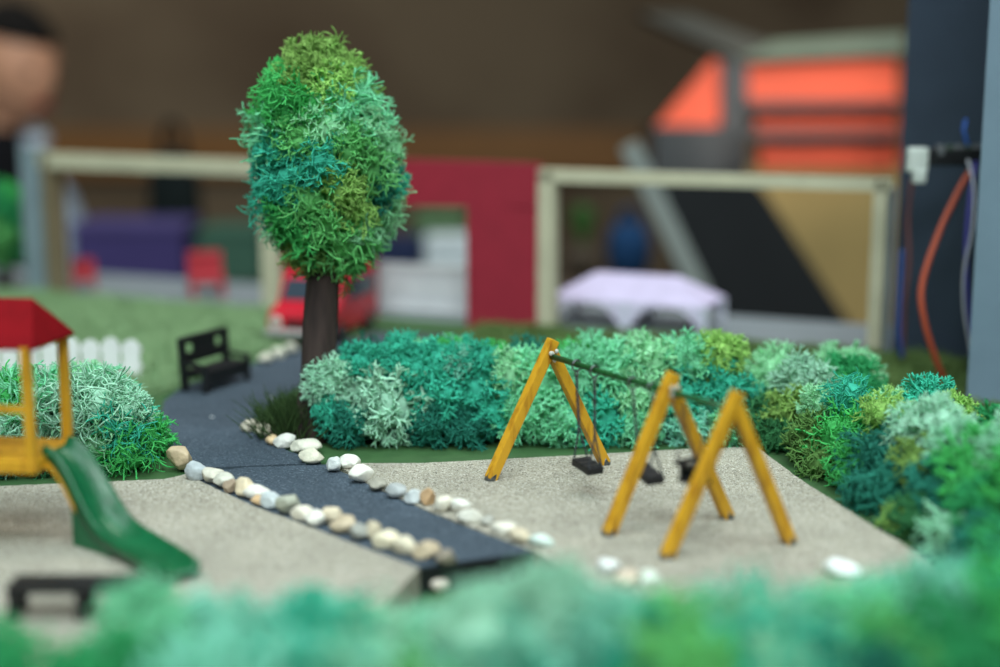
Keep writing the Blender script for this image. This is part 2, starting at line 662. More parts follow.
hedge('moss_hedge', 'moss hedge of mixed greens down the right side of the swing sand', at(752, 446), at(935, 566), 52, [
    (760, 365, 34, 'paleg', 'lichen'), (790, 372, 30, 'mint', 'lichen'), (775, 405, 34, 'olive'), (768, 432, 22, 'dgreen'), (800, 432, 30, 'moss'), (812, 398, 24, 'paleg'),
    (838, 388, 27, 'teal', 'curly'), (826, 425, 34, 'green', 'curly'), (810, 455, 26, 'moss'), (842, 456, 28, 'green', 'curly'), (872, 405, 26, 'lime', 'curly'),
    (866, 446, 32, 'dteal', 'curly'), (880, 478, 34, 'dteal', 'curly'), (854, 488, 22, 'dteal', 'curly'), (898, 420, 28, 'mint', 'lichen'), (908, 455, 34, 'olive', 'curly'),
    (925, 415, 34, 'mint', 'lichen'), (905, 510, 30, 'dgreen'), (890, 516, 20, 'lime', 'curly'), (945, 440, 34, 'grey', 'lichen'), (925, 480, 38, 'dteal'),
    (965, 455, 42, 'green'), (940, 520, 34, 'grey'), (975, 498, 46, 'emer'), (990, 440, 30, 'grey', 'lichen'), (970, 550, 40, 'dteal'), (1015, 470, 50, 'green'),
    (1020, 540, 60, 'emer'),
], back=0.04, fill='olive green emer dteal')

hedge('moss_hedge', 'pale mint moss hedge behind the red-roofed playhouse', at(-150, 480), at(172, 474), 66, [
    (128, 406, 24, 'mint', 'lichen'), (96, 402, 34, 'mint', 'stringy'), (118, 429, 28, 'teal', 'stringy'), (123, 452, 30, 'green', 'stringy'), (90, 444, 32, 'paleg', 'stringy'),
    (60, 396, 32, 'mint', 'stringy'), (62, 424, 34, 'mint', 'stringy'), (28, 399, 32, 'sea', 'stringy'), (0, 402, 32, 'green', 'stringy'), (28, 429, 32, 'mint', 'stringy'),
    (-8, 429, 34, 'mint', 'stringy'), (-42, 404, 34, 'sea'), (-47, 444, 40, 'teal'), (-92, 409, 38, 'mint'), (-97, 449, 38, 'sea'), (38, 456, 24, 'dgreen'), (68, 462, 20, 'dgreen'), (3, 459, 24, 'dteal'),
], back=0.03, fill='mint paleg sea')

hedge('moss_hedge', 'green moss hedge across the front edge, in front of the slide and sand', at(-150, 780), at(1150, 780), 60, [
    (-60, 816, 68, 'emer'), (30, 811, 54, 'emer'), (95, 730, 55, 'emer'), (90, 792, 80, 'emer'), (165, 766, 65, 'aqua'), (215, 738, 55, 'aqua'), (230, 796, 80, 'aqua'),
    (290, 683, 55, 'aqua'), (300, 728, 75, 'teal'), (350, 686, 55, 'aqua'), (370, 738, 70, 'grey'), (425, 728, 66, 'grass'), (405, 768, 60, 'moss'), (480, 637, 55, 'mint'), (490, 692, 70, 'aqua'),
    (555, 608, 58, 'mint'), (545, 658, 72, 'aqua'), (590, 633, 55, 'aqua'), (530, 708, 70, 'teal'), (610, 736, 70, 'teal'), (660, 678, 56, 'grass'), (690, 726, 72, 'grass'), (650, 756, 60, 'dteal'),
    (715, 669, 48, 'grass'), (765, 669, 58, 'teal'), (800, 676, 58, 'teal'), (780, 734, 76, 'grey'), (845, 704, 65, 'sea'), (860, 754, 75, 'dteal'), (900, 665, 60, 'grass'), (915, 720, 80, 'emer'),
    (960, 650, 65, 'emer'), (985, 710, 90, 'emer'), (1060, 670, 100, 'green'), (1120, 740, 100, 'teal'), (-140, 826, 68, 'green'),
], back=0.03, top=0.04, fill='aqua mint sea')

# ------------------------------------------------------------------ tree
tb = at(312, 436)
zt = (tb - CAM).dot(FW)
tree = thing('tree', 'tall model tree with a teal and green moss crown on a brown trunk', 'tree', tb)
top = deep(327, 245, zt)
mb = MB()
pts, rr = [], []
for i in range(15):
    u = i / 14
    pts.append(tb.lerp(top, u) + Vector((math.sin(u * 5) * 0.0008, 0, -0.003 if i == 0 else 0)))
    rr.append(pxsize(18.5 - 3.0 * u + 5 * max(0, 0.12 - u) / 0.12, tb))
n = 22
mb.tube(pts, rr, n)
for k, v in enumerate(mb.v):
    i, s = divmod(k, n)
    if i < len(pts):
        d = Vector(v) - pts[i]
        mb.v[k] = tuple(pts[i] + d * (1 + 0.11 * noise.noise(Vector((s * 1.3, i * 0.22, 5))) + (0.05 if s % 3 == 0 else -0.04)))
mb.build('trunk', M['bark'], tree, True)
cc = deep(327, 162, zt)
cw, chh = pxsize(65, cc), pxsize(113, cc)
zones = [(315, 60, 'olive'), (350, 62, 'moss'), (300, 45, 'olive'), (330, 85, 'lime'), (375, 95, 'sea'), (275, 100, 'paleg'), (262, 125, 'sea'), (300, 110, 'green'),
         (330, 120, 'paleg'), (350, 115, 'sea'), (320, 145, 'grass'), (390, 125, 'olive'), (375, 145, 'paleg'), (262, 165, 'green'), (245, 195, 'green'), (285, 165, 'teal'), (320, 170, 'teal'), (270, 195, 'teal'),
         (355, 165, 'grass'), (345, 195, 'lime'), (320, 205, 'grass'), (360, 215, 'paleg'), (395, 170, 'teal'), (395, 200, 'dteal'), (385, 225, 'teal'), (300, 225, 'green'),
         (285, 230, 'paleg'), (310, 245, 'olive'), (340, 245, 'grass'), (290, 255, 'moss'), (330, 270, 'moss'), (360, 258, 'olive'), (385, 248, 'dteal')]


def crown_w(v):
    """rounded crown, a little broader below the middle"""
    return 1.0 - 0.26 * v if v > 0 else 1.0 + 0.02 * v


def project(p):
    d = p - CAM
    z = d.dot(FW)
    return 500 + F * d.x / z, 333.5 - F * d.dot(UP) / z


NC = 74
for i in range(NC):
    z = 1 - 2 * (i + 0.5) / NC
    a = i * 2.39996
    q = math.sqrt(1 - z * z)
    w = cw * crown_w(z)
    r = pxsize(R.uniform(26, 35), cc)
    p = cc + Vector((q * math.cos(a) * (w - r * .42), q * math.sin(a) * (w - r * .42), z * (chh - r * .45)))
    p.x += -0.004 if z > 0.3 else 0.0
    ppx = project(p)
    best = min(zones, key=lambda s: (s[0] - ppx[0]) ** 2 + (s[1] - ppx[1]) ** 2 + R.uniform(0, 350))
    clump(tree, p, r, best[2], R.choice(('curly', 'curly', 'lichen', 'stringy')))
mb = MB()
mb.ell(cc, (cw * .74, cw * .74, chh * .82), 24, 16, fn=lambda v: v * (1 + 0.1 * noise.noise(v * 4)))
mb.build('moss_core', M['moss'], tree, True, col=lin(40, 104, 66))

mt_p = deep(6, 300, 1.46)
mt_p.z = -0.003
mtree = thing('moss_tree', 'small bright green moss tree at the left edge beside the grey post', 'tree', mt_p)
MB().tube([mt_p, mt_p + Vector((0, 0, 0.03))], [0.007, 0.006], 12).build('trunk', M['bark'], mtree, True)
for i in range(16):
    z = 1 - 2 * (i + .5) / 16
    a = i * 2.39996
    q = math.sqrt(1 - z * z)
    clump(mtree, mt_p + Vector((q * math.cos(a) * 0.019, q * math.sin(a) * 0.019, 0.066 + z * 0.030)), 0.021, R.choice(('green', 'emer', 'grass')), 'lichen')

# dry grass tuft left of the trunk
tf = at(284, 438)
mb = MB()
for i in range(900):
    x, y = R.gauss(0, 0.0062), R.gauss(0, 0.008)
    p = tf + Vector((x + 0.004, y + 0.01, -0.002))
    d = Vector((x * 40 + R.gauss(0, .35), y * 30 + R.gauss(0, .35), 1.1)).normalized()
    h = R.uniform(0.014, 0.034)
    mb.tube([p, p + d * h * .5, p + d * h + Vector((0, 0, -0.1 * h))], [0.0005, 0.0004, 0.0001], 3, False)
o = mb.build('grass_tuft', M['tuft'], fix=False)
tag(o, 'dark green stiff grass tuft left of the tree trunk', 'grass tuft')

# ------------------------------------------------------------------ pebbles


def pebble(px, py, wp, hp, rgb, label, sharp=0.3, h0=0.0, group='pebbles edging the path', seed=None):
    c0 = at(px, py, h0 + 0.004)
    w = pxsize(wp, c0) / 2 * 1.1
    h = pxsize(hp, c0) / 2 * 1.04
    d = max(w * 0.75, h * 0.9)
    c = at(px, py, h0 + h * 0.72)
    s = seed or R.randint(0, 9999)
    r = random.Random(s)
    bm = bmesh.new()
    bmesh.ops.create_icosphere(bm, subdivisions=4, radius=1.0)
    planes = [(Vector((r.gauss(0, 1), r.gauss(0, 1), r.gauss(0.2, 1))).normalized(), r.uniform(0.58, 0.86)) for _ in range(11)]
    off = Vector((s * 0.37 % 50, s * 0.11 % 50, 3))
    for v in bm.verts:
        p = v.co.copy()
        q = p.copy()
        for n, dd in planes:
            e = q.dot(n) - dd
            if e > 0:
                q -= n * e * min(0.95, 0.25 + sharp * 1.8)
        q *= 1 + 0.13 * noise.noise(p * 1.1 + off) + 0.035 * noise.noise(p * 3.5 + off) + 0.012 * noise.noise(p * 9 + off)
        v.co = q
    rot = Matrix.Rotation(r.uniform(-.25, .25), 3, 'Y') @ Matrix.Rotation(r.uniform(-.3, .3), 3, 'X') @ Matrix.Rotation(r.uniform(-.4, .4), 3, 'Z')
    for v in bm.verts:
        v.co = rot @ Vector((v.co.x * w, v.co.y * d, v.co.z * h))
        v.co.z = max(v.co.z, -h * 0.78)
    me = bpy.data.meshes.new('pebble')
    bm.to_mesh(me)
    bm.free()
    me.polygons.foreach_set('use_smooth', [True] * len(me.polygons))
    o = put('pebble', me, M['pebble'], None, lin(*[min(240, v + 0.08 * (232 - v)) for v in rgb]))
    o.location = c
    return tag(o, label, 'pebble', group)


NEAR = [
    (181, 459, 30, 25, (196, 172, 138), 'large tan angular stone at the end of the left moss hedge', .5),
    (197, 471, 23, 21, (170, 178, 182), 'rounded blue-grey pebble next after the large tan stone', .15),
    (213, 475, 23, 18, (214, 208, 192), 'whitish angular pebble just right of the rounded blue-grey one', .5),
    (223, 480, 23, 17, (194, 192, 178), 'pale grey-green pebble leaning on the whitish angular one', .4),
    (230, 486, 15, 16, (150, 130, 108), 'small brown pebble wedged before the cream orange-veined one', .4),
    (245, 487, 24, 22, (226, 208, 176), 'cream pebble with orange veins on the near path edge', .3),
    (257, 492, 26, 15, (228, 224, 214), 'smooth white oval pebble beside the cream orange-veined one', .1),
    (259, 500, 15, 10, (206, 170, 126), 'small orange pebble tucked under the smooth white oval', .2),
    (272, 500, 21, 19, (192, 200, 202), 'pale blue-grey pebble between the small orange and grey-green ones', .3),
    (287, 504, 27, 23, (166, 168, 150), 'faceted grey-green pebble on the near path edge', .55),
    (303, 513, 22, 17, (226, 218, 200), 'white pebble next right of the faceted grey-green one', .2),
    (315, 518, 22, 17, (232, 228, 216), 'cream-white rounded pebble at the start of the blurred near row', .2),
    (331, 515, 21, 20, (210, 194, 166), 'beige pebble standing upright behind a flat brown one', .3),
    (344, 524, 30, 16, (184, 166, 138), 'flat beige-brown pebble lying across the near row', .4),
    (358, 531, 22, 20, (158, 158, 150), 'grey pebble after the flat beige-brown one', .3),
    (373, 530, 18, 19, (196, 182, 154), 'upright beige pebble after the grey one in the near row', .3),
    (387, 539, 28, 20, (228, 216, 186), 'large cream pebble in the blurred end of the near row', .2),
    (405, 545, 27, 20, (218, 206, 180), 'cream-white pebble touching the large cream one', .2),
    (426, 550, 26, 19, (186, 166, 136), 'tan pebble next to last in the near row', .3),
    (446, 556, 24, 16, (140, 128, 112), 'dull brown pebble lying at the near end of the path', .4),
    (437, 582, 26, 22, (214, 200, 186), 'pinkish white pebble below the near end of the path', .2),
    (466, 575, 26, 19, (132, 112, 92), 'dark brown pebble with grey spot below the path end', .3),
]
FAR = [
    (250, 425, 19, 15, (190, 180, 160), 'first beige pebble of the far edging, left of the tree', .3),
    (264, 430, 20, 17, (208, 196, 172), 'cream pebble second along the far edging beside the grass tuft', .3),
    (272, 440, 15, 11, (214, 182, 138), 'small orange-tan pebble near the foot of the grass tuft', .2),
    (285, 441, 22, 15, (222, 220, 212), 'white pebble in front of the grass tuft', .2),
    (305, 445, 31, 14, (214, 210, 192), 'long cream pebble at the foot of the tree trunk', .4),
    (312, 456, 25, 16, (212, 206, 184), 'cream pebble with greenish rim in front of the tree trunk', .4),
    (333, 464, 18, 17, (204, 208, 206), 'grey-white pebble right after the two by the trunk', .3),
    (350, 462, 23, 16, (236, 234, 224), 'white striped pebble stacked above its white neighbour', .3),
    (361, 474, 24, 19, (236, 232, 220), 'round white pebble below the white striped one', .2),
    (378, 484, 21, 14, (152, 148, 134), 'flat grey pebble after the round white one', .45),
    (397, 490, 22, 17, (168, 172, 172), 'grey pebble on the far path edge before the pale bluish one', .3),
    (413, 496, 18, 17, (200, 206, 206), 'pale bluish pebble just left of the rust-brown one', .4),
    (427, 497, 17, 20, (190, 152, 110), 'rust-brown rough pebble on the far path edge', .5),
    (443, 503, 22, 20, (216, 208, 190), 'beige-white pebble just right of the rust-brown one', .25),
    (460, 505, 20, 17, (228, 226, 216), 'smooth white pebble after the beige-white one', .1),
    (472, 516, 27, 15, (222, 218, 204), 'long white pebble before the small grey one', .35),
    (488, 521, 14, 13, (164, 162, 152), 'small grey pebble between two long white ones', .4),
    (503, 528, 24, 16, (218, 212, 196), 'pale pebble after the small grey one on the far edge', .3),
    (520, 536, 25, 15, (204, 188, 160), 'beige flat pebble second from the near end of the far row', .3),
    (541, 541, 25, 14, (216, 232, 224), 'minty white pebble ending the far row', .2),
]
for a in NEAR:
    pebble(*a[:7], h0=-0.013 if a[1] > 570 else 0.0)
for a in FAR:
    pebble(*a[:7], group='pebbles on the far path edge')
for a in [(607, 565, 24, 18, (226, 228, 226), 'white pebble on the sand front edge left of the nearest swing frame', .3),
          (625, 577, 26, 18, (206, 186, 164), 'pinkish pebble beside the white one at the sand front edge', .3),
          (650, 577, 26, 17, (212, 220, 206), 'greenish white pebble at the foot of the nearest swing frame', .3),
          (842, 567, 36, 19, (236, 238, 236), 'lone large white pebble at the right front of the sand', .15)]:
    pebble(*a[:7], group='pebbles at the sand front edge')
for a in [(266, 358, 16, 12, (214, 208, 188), 'pale kerb stone nearest the black bench', .3), (279, 353, 16, 12, (222, 216, 196), 'middle pale kerb stone behind the black bench', .3),
          (292, 348, 16, 12, (216, 210, 192), 'pale kerb stone farthest behind the bench, toward the red van', .3)]:
    pebble(*a[:7], group='kerb stones beside the bench')

# ------------------------------------------------------------------ swing set
LEGS = [((490, 480), (605, 464), (550, 344)), ((608, 535), (728, 518), (667, 378)), ((666, 558), (790, 543), (735, 397))]
apex = []
ss = thing('swing_set', 'yellow wooden swing frame of three A-shaped supports with green crossbar', 'swing set', at(640, 510))
frames = []
for fa, fb, ap in LEGS:
    A, B = at(*fa), at(*fb)
    mid = (A + B) / 2
    z = (mid - CAM).dot(FW)
    d = ray(ap[0], ap[1])
    T = Vector((mid.x, mid.y, 0))
    tz = CAM.z + d.z * (mid.y / d.y)
    T = Vector((d.x * mid.y / d.y * .5 + mid.x * .5, mid.y, tz))
    frames.append((A, B, T))
beam_dir = (frames[2][2] - frames[0][2]).normalized()
for i, (A, B, T) in enumerate(frames):
    nl = (A - B).normalized()
    for foot, s in ((A, 1), (B, -1)):
        axis = (T - foot).normalized()
        tip = T - Vector((0, 0, 0.001)) - nl * 0.0006 * s
        o = MB().bar(foot + axis * 0.0005, tip + axis * (0.0035 if s > 0 else -0.001), 0.0055, 0.0053, 0.0007, up=beam_dir).build('leg', M['yellow'], ss)
        mbp = MB().tube([foot + Vector((0, 0, -0.0006)), foot + axis * 0.004], [0.0034, 0.0028], 8)
        mbp.build('foot_pin', M['metal'], o, True)
    g = MB()
    for k in range(7):
        g.ell(T + Vector((R.uniform(-.002, .002), R.uniform(-.002, .002), R.uniform(-.008, -.003))) + beam_dir * (0.0034 if i < 2 else -0.0034), (0.0011, 0.0011, 0.0013), 8, 6)
    g.build('glue_joint', M['glue'], ss, True)
hb = Vector((0, 0, -0.0062))
ba, bb = frames[0][2] + hb, frames[2][2] + hb
bm_mid = frames[1][2] + hb
bar_pts = [ba, ba.lerp(bm_mid, .5) + Vector((0, 0, -0.0006)), bm_mid, bm_mid.lerp(bb, .5), bb]
MB().tube(bar_pts, 0.0016, 8).build('crossbar', M['greenbar'], ss, True)


def on_bar(px):
    best = None
    for i in range(4):
        for k in range(60):
            p = bar_pts[i].lerp(bar_pts[i + 1], k / 60)
            e = abs(project(p)[0] - px)
            if best is None or e < best[0]:
                best = (e, p)
    return best[1]


def chain(mb, a, b, link=0.0024, rad=0.00036):
    n = max(2, int((b - a).length / (link * 0.78)))
    d = (b - a).normalized()
    x0 = d.orthogonal().normalized()
    y0 = d.cross(x0)
    for i in range(n):
        c = a.lerp(b, (i + 0.5) / n)
        u = x0 if i % 2 else y0
        pts = []
        for k in range(9):
            t = 2 * PI * k / 8
            pts.append(c + d * math.cos(t) * link * 0.5 + u * math.sin(t) * link * 0.28)
        mb.tube(pts, rad, 4, False)


chain_m = mat('dark_chain', lin(70, 72, 76), rough=0.5, metal=0.4, vary=0.2, vscale=300)


def swing(pxa, pxb, seat_px, label, dz):
    a, b = on_bar(pxa), on_bar(pxb)
    mid = (a + b) / 2
    z = (mid - CAM).dot(FW)
    sc_ = deep(seat_px[0], seat_px[1], z)
    root = thing('swing', label, 'swing', sc_, 'swings hanging from the green crossbar')
    u = (b - a)
    u.z = 0
    u.normalize()
    side = Vector((-u.y, u.x, 0))
    rot = Matrix((u, side, Vector((0, 0, 1)))).transposed() @ Matrix.Rotation(dz, 3, 'Y')
    s = MB().box(sc_, (0.0160, 0.0092, 0.0036), rot, 0.0006)
    for k in range(3):
        s.box(sc_ + rot @ Vector(((k - 1) * 0.005, 0, 0.0018)), (0.003, 0.0094, 0.0008), rot, 0.0002)
    st = s.build('seat', M['black'], root)
    for hook, sg in ((a, -1), (b, 1)):
        h = MB()
        pts = [hook + Vector((0, 0, -0.0008)) + side * math.cos(t * PI / 5) * 0.0027 + Vector((0, 0, 1)) * math.sin(t * PI / 5) * 0.0029 for t in range(11)]
        h.tube(pts, 0.0005, 5, False)
        lo = hook + Vector((0, 0, -0.0036))
        pts = [lo + u * math.cos(t * PI / 5) * 0.0013 + Vector((0, 0, -0.0013)) + Vector((0, 0, 1)) * math.sin(t * PI / 5) * 0.0015 for t in range(11)]
        h.tube(pts, 0.00045, 5, False)
        h.build('hook', M['metal'], root, True)
        c = MB()
        top_ = hook + Vector((0, 0, -0.006))
        ends = [sc_ + rot @ Vector((sg * 0.0068, q * 0.004, 0.0016)) for q in (-1, 1)]
        fork = top_.lerp((ends[0] + ends[1]) / 2, 0.62)
        chain(c, top_, fork)
        for e in ends:
            chain(c, fork, e, 0.0019, 0.00025)
        c.build('chain', chain_m, root, True)
    return root


swing(577, 595, (587.5, 466), 'black flat swing seat on chains in the open end bay of the swing frame', 0.12)
swing(633, 653, (647, 474), 'second black flat swing, half hidden behind the middle yellow leg', 0.22)

# toddler seat in the narrow bay
a, b = on_bar(684), on_bar(709)
mid = (a + b) / 2
scn = deep(695, 474, (mid - CAM).dot(FW))
root = thing('swing', 'black H-shaped toddler swing in the narrow bay behind the nearest yellow frame', 'swing', scn, 'swings hanging from the green crossbar')
u = b - a
u.z = 0
u.normalize()
side = Vector((-u.y, u.x, 0))
rot = Matrix((u, side, Vector((0, 0, 1)))).transposed()
s = MB()
s.box(scn + rot @ Vector((0, 0, -0.003)), (0.012, 0.010, 0.002), rot, 0.0006)
s.box(scn + rot @ Vector((0, 0, 0.001)), (0.0026, 0.003, 0.008), rot, 0.0005)
s.box(scn + rot @ Vector((0, -0.005, 0.0045)), (0.015, 0.002, 0.002), rot, 0.0005)
s.box(scn + rot @ Vector((0, 0.005, 0.0045)), (0.015, 0.002, 0.002), rot, 0.0005)
s.box(scn + rot @ Vector((-0.0068, 0, 0.0045)), (0.002, 0.0115, 0.002), rot, 0.0005)
s.box(scn + rot @ Vector((0.0068, 0, 0.0045)), (0.002, 0.0115, 0.002), rot, 0.0005)
s.box(scn + rot @ Vector((-0.0052, 0.0, 0.0)), (0.0018, 0.008, 0.006), rot, 0.0005)
s.box(scn + rot @ Vector((0.0052, 0.0, 0.0)), (0.0018, 0.008, 0.006), rot, 0.0005)
s.build('seat', M['black'], root)
for hook, sg in ((a, -1), (b, 1)):
    c = MB()
    for q in (-1, 1):
        chain(c, hook + Vector((0, 0, -0.003)), scn + rot @ Vector((sg * 0.0068, q * 0.005, 0.005)), 0.0016, 0.00014)
    c.build('chain', chain_m, root, True)

# ------------------------------------------------------------------ playhouse with slide
PH = 0.040
c1, c2 = at(32, 460, PH), at(68, 440, PH)
c1.z = c2.z = 0
e1 = (c2 - c1)
SL = e1.length
e1.normalize()
e2 = Vector((-e1.y, e1.x, 0))           # away to the left
ph = thing('playhouse', 'red-roofed yellow playhouse tower with green slide', 'playhouse', c1.lerp(c2, .5) + e2 * SL * .5)
LEFT = SL * 1.5
corners = [c1, c2, c2 + e2 * LEFT, c1 + e2 * LEFT]
EA = 0.0905
for i, c in enumerate(corners):
    MB().bar(c + Vector((0, 0, 0 if i in (2, 3) else PH - 0.005)), c + Vector((0, 0, EA)), 0.0040, 0.0040, 0.0005, up=e1).build('post', M['yellow'], ph)
rz = math.atan2(e1.y, e1.x)
rot = Matrix.Rotation(rz, 3, 'Z')
cen = (corners[0] + corners[2]) / 2
MB().box(cen + Vector((0, 0, PH - 0.003)), (SL + 0.005, LEFT + 0.005, 0.006), rot, 0.0008).build('platform', M['yellow'], ph)
for (p, q) in ((0, 3), (3, 2)):
    MB().bar(corners[p] + Vector((0, 0, PH + 0.0225)), corners[q] + Vector((0, 0, PH + 0.0225)), 0.003, 0.003, 0.0004).build('rail', M['yellow'], ph)
# gable roof, ridge running along e2
rf = MB()
ov, rid = 0.004, 0.0185
A0 = corners[0] - e1 * 0.0015 - e2 * ov
B0 = corners[1] + e1 * ov - e2 * ov
A1 = corners[3] - e1 * ov + e2 * ov
B1 = corners[2] + e1 * ov + e2 * ov
zE = Vector((0, 0, EA))
zR = Vector((0, 0, EA + rid))
r0, r1 = (A0 + B0) / 2 + e2 * 0.009, (A1 + B1) / 2 - e2 * 0.004
th = Vector((0, 0, -0.0014))
vs = [A0 + zE, B0 + zE, B1 + zE, A1 + zE, r0 + zR, r1 + zR]
rf.add(vs + [A0 + zE + th, B0 + zE + th, B1 + zE + th, A1 + zE + th],
       [(0, 3, 5, 4), (1, 4, 5, 2), (0, 4, 1), (3, 2, 5), (0, 1, 7, 6), (1, 2, 8, 7), (2, 3, 9, 8), (3, 0, 6, 9), (6, 7, 8, 9)])
rf.build('roof', M['redroof'], ph)
# slide: a chute swept along a curving path
s0 = c1.lerp(c2, .5) - e2 * 0.002
s1 = at(178, 583)
d0 = (-e2)
P = []
NS = 26
mid_h = s0 + d0 * 0.034 + Vector((0, -0.006, 0))
for i in range(NS + 1):
    t = i / NS
    p = s0 * (1 - t) ** 2 + mid_h * 2 * t * (1 - t) + Vector((s1.x, s1.y, 0)) * t * t
    # profile: short lip, steep middle, long run-out
    KH = [(0, .0405), (.05, .0402), (.12, .0368), (.19, .0300), (.26, .0215), (.33, .0140), (.41, .0080), (.52, .0048), (.7, .0038), (1, .0036)]
    for (ta, ha), (tb2, hb2) in zip(KH, KH[1:]):
        if ta <= t <= tb2:
            p.z = ha + (hb2 - ha) * (t - ta) / (tb2 - ta)
    P.append(p)
for _ in range(3):
    for i in range(1, NS):
        P[i].z = (P[i - 1].z + 2 * P[i].z + P[i + 1].z) / 4
sw = MB()
prof = [(-1, 1), (-0.82, 1), (-0.72, 0.12), (0, 0), (0.72, 0.12), (0.82, 1), (1, 1), (1, -0.35), (0, -0.4), (-1, -0.35)]
W, HH = 0.0098, 0.0042
nP = len(prof)
rightside = []
sidevecs = []
for i, p in enumerate(P):
    tdir = (P[min(i + 1, NS)] - P[max(i - 1, 0)])
    flat = Vector((tdir.x, tdir.y, 0)).normalized()
    sd = Vector((flat.y, -flat.x, 0))
    up = sd.cross(tdir.normalized())
    if up.z < 0:
        up = -up
    sidevecs.append(sd)
    for (a_, b_) in prof:
        sw.v.append(tuple(p + sd * a_ * W + up * b_ * HH))
for i in range(NS):
    for k in range(nP):
        k2 = (k + 1) % nP
        sw.f.append((i * nP + k, i * nP + k2, (i + 1) * nP + k2, (i + 1) * nP + k))
sw.f.append(tuple(range(nP)))
sw.f.append(tuple(NS * nP + k for k in reversed(range(nP))))
slide = sw.build('slide', M['slide'], ph, True)
# board that carries the chute on the near side, down to the sand
sk = MB()
ks = list(range(6, 16))
for i in ks:
    p = P[i] + sidevecs[i] * W * 0.95
    q = p - sidevecs[i] * 0.0022
    sk.v.extend([tuple(p + Vector((0, 0, -0.0005))), (p.x, p.y, -0.0005), (q.x, q.y, -0.0005), tuple(q + Vector((0, 0, -0.0005)))])
for j in range(len(ks) - 1):
    for k in range(4):
        sk.f.append((j * 4 + k, j * 4 + (k + 1) % 4, j * 4 + 4 + (k + 1) % 4, j * 4 + 4 + k))
sk.f.append((0, 1, 2, 3))
e = (len(ks) - 1) * 4
sk.f.append((e + 3, e + 2, e + 1, e))
tag(sk.build('slide_support', M['slide'], slide), 'green side board under the slide')
yb = MB()
for i in range(0, 8):
    p = P[i] + sidevecs[i] * W * 1.02 + Vector((0, 0, -0.0022))
    q = p - sidevecs[i] * 0.002
    d = Vector((0, 0, -0.003))
    yb.v.extend([tuple(p), tuple(p + d), tuple(q + d), tuple(q)])
for j in range(7):
    for k in range(4):
        yb.f.append((j * 4 + k, j * 4 + (k + 1) % 4, j * 4 + 4 + (k + 1) % 4, j * 4 + 4 + k))
yb.f.append((0, 1, 2, 3))
yb.f.append((31, 30, 29, 28))
tag(yb.build('slide_brace', M['yellow'], slide), 'yellow strip under the upper slide')

# ------------------------------------------------------------------ benches


def bench(label, origin, along, L=0.0515, D=0.022):
    """origin: back corner, along: direction of the length; the seat lies to the right of it"""
    a = along.normalized()
    d = Vector((a.y, -a.x, 0))
    root = thing('bench', label, 'bench', origin + a * L / 2 + d * D / 2)
    rot = Matrix((a, -d, Vector((0, 0, 1)))).transposed()

    def P3(x, y, z):
        return origin + a * x + d * y + Vector((0, 0, z))
    for x in (0.002, L - 0.002):
        MB().bar(P3(x, D - 0.002, 0), P3(x, D - 0.002, 0.0165), 0.0042, 0.0042, 0.0004).build('leg', M['black'], root)
        MB().bar(P3(x, 0.003, 0), P3(x, 0.001, 0.0355), 0.0044, 0.0044, 0.0004).build('leg', M['black'], root)
        MB().bar(P3(x, 0.002, 0.0185), P3(x, D, 0.0175), 0.0034, 0.0026, 0.0005).build('armrest', M['black'], root)
    s = MB()
    for k in range(4):
        s.box(P3(L / 2, 0.004 + k * 0.005, 0.0130), (L - 0.001, 0.0042, 0.0022), rot, 0.0004)
    s.box(P3(L / 2, D - 0.002, 0.0090), (L - 0.002, 0.002, 0.0072), rot, 0.0004)
    s.box(P3(L / 2, 0.003, 0.0100), (L - 0.002, 0.002, 0.0046), rot, 0.0004)
    s.build('seat', M['black'], root)
    s = MB()
    s.box(P3(L / 2, 0.0012, 0.034), (L, 0.0036, 0.0048), rot, 0.0006)
    s.box(P3(L / 2, 0.0018, 0.0215), (L - 0.002, 0.0024, 0.0075), rot, 0.0004)
    s.box(P3(L / 2, 0.0014, 0.0285), (L * 0.46, 0.0024, 0.0105), rot, 0.0004)
    for k in range(1, 6):
        s.box(P3(L * (0.27 + 0.46 * k / 6), 0.0002, 0.0285), (0.0012, 0.001, 0.0095), rot)
    s.build('backrest', M['black'], root)
    return root


bl = at(180, 391)
fl_ = at(205, 394.5)
fr_ = at(250, 380)
bench('black bench with pierced back beside the bend of the path', bl, fr_ - fl_, L=(fr_ - fl_).length)
# low bench without a back on the near sand
lb = at(7, 621)
lw = pxsize(1, lb)
lbn = thing('low_bench', 'low black backless bench on the sand in front of the slide', 'bench', lb + Vector((0.029, 0.006, 0)))
LBL, LBH = 160 * lw, 0.0138
for k in range(3):
    MB().box(lb + Vector((LBL / 2, 0.002 + k * 0.0052, LBH - 0.0016)), (LBL, 0.0046, 0.0032), None, 0.0005).build('seat_board', M['black'], lbn)
for x in (0.0022, LBL * 0.46, LBL * 0.82):
    fr = MB()
    fr.box(lb + Vector((x, 0.0015, (LBH - 0.0034) / 2)), (0.0038, 0.0034, LBH - 0.0034), None, 0.0004)
    fr.box(lb + Vector((x, 0.0120, (LBH - 0.0034) / 2)), (0.0038, 0.0034, LBH - 0.0034), None, 0.0004)
    fr.box(lb + Vector((x, 0.0068, LBH - 0.0046)), (0.0036, 0.0130, 0.0022), None, 0.0003)
    fr.build('leg_frame', M['black'], lbn)

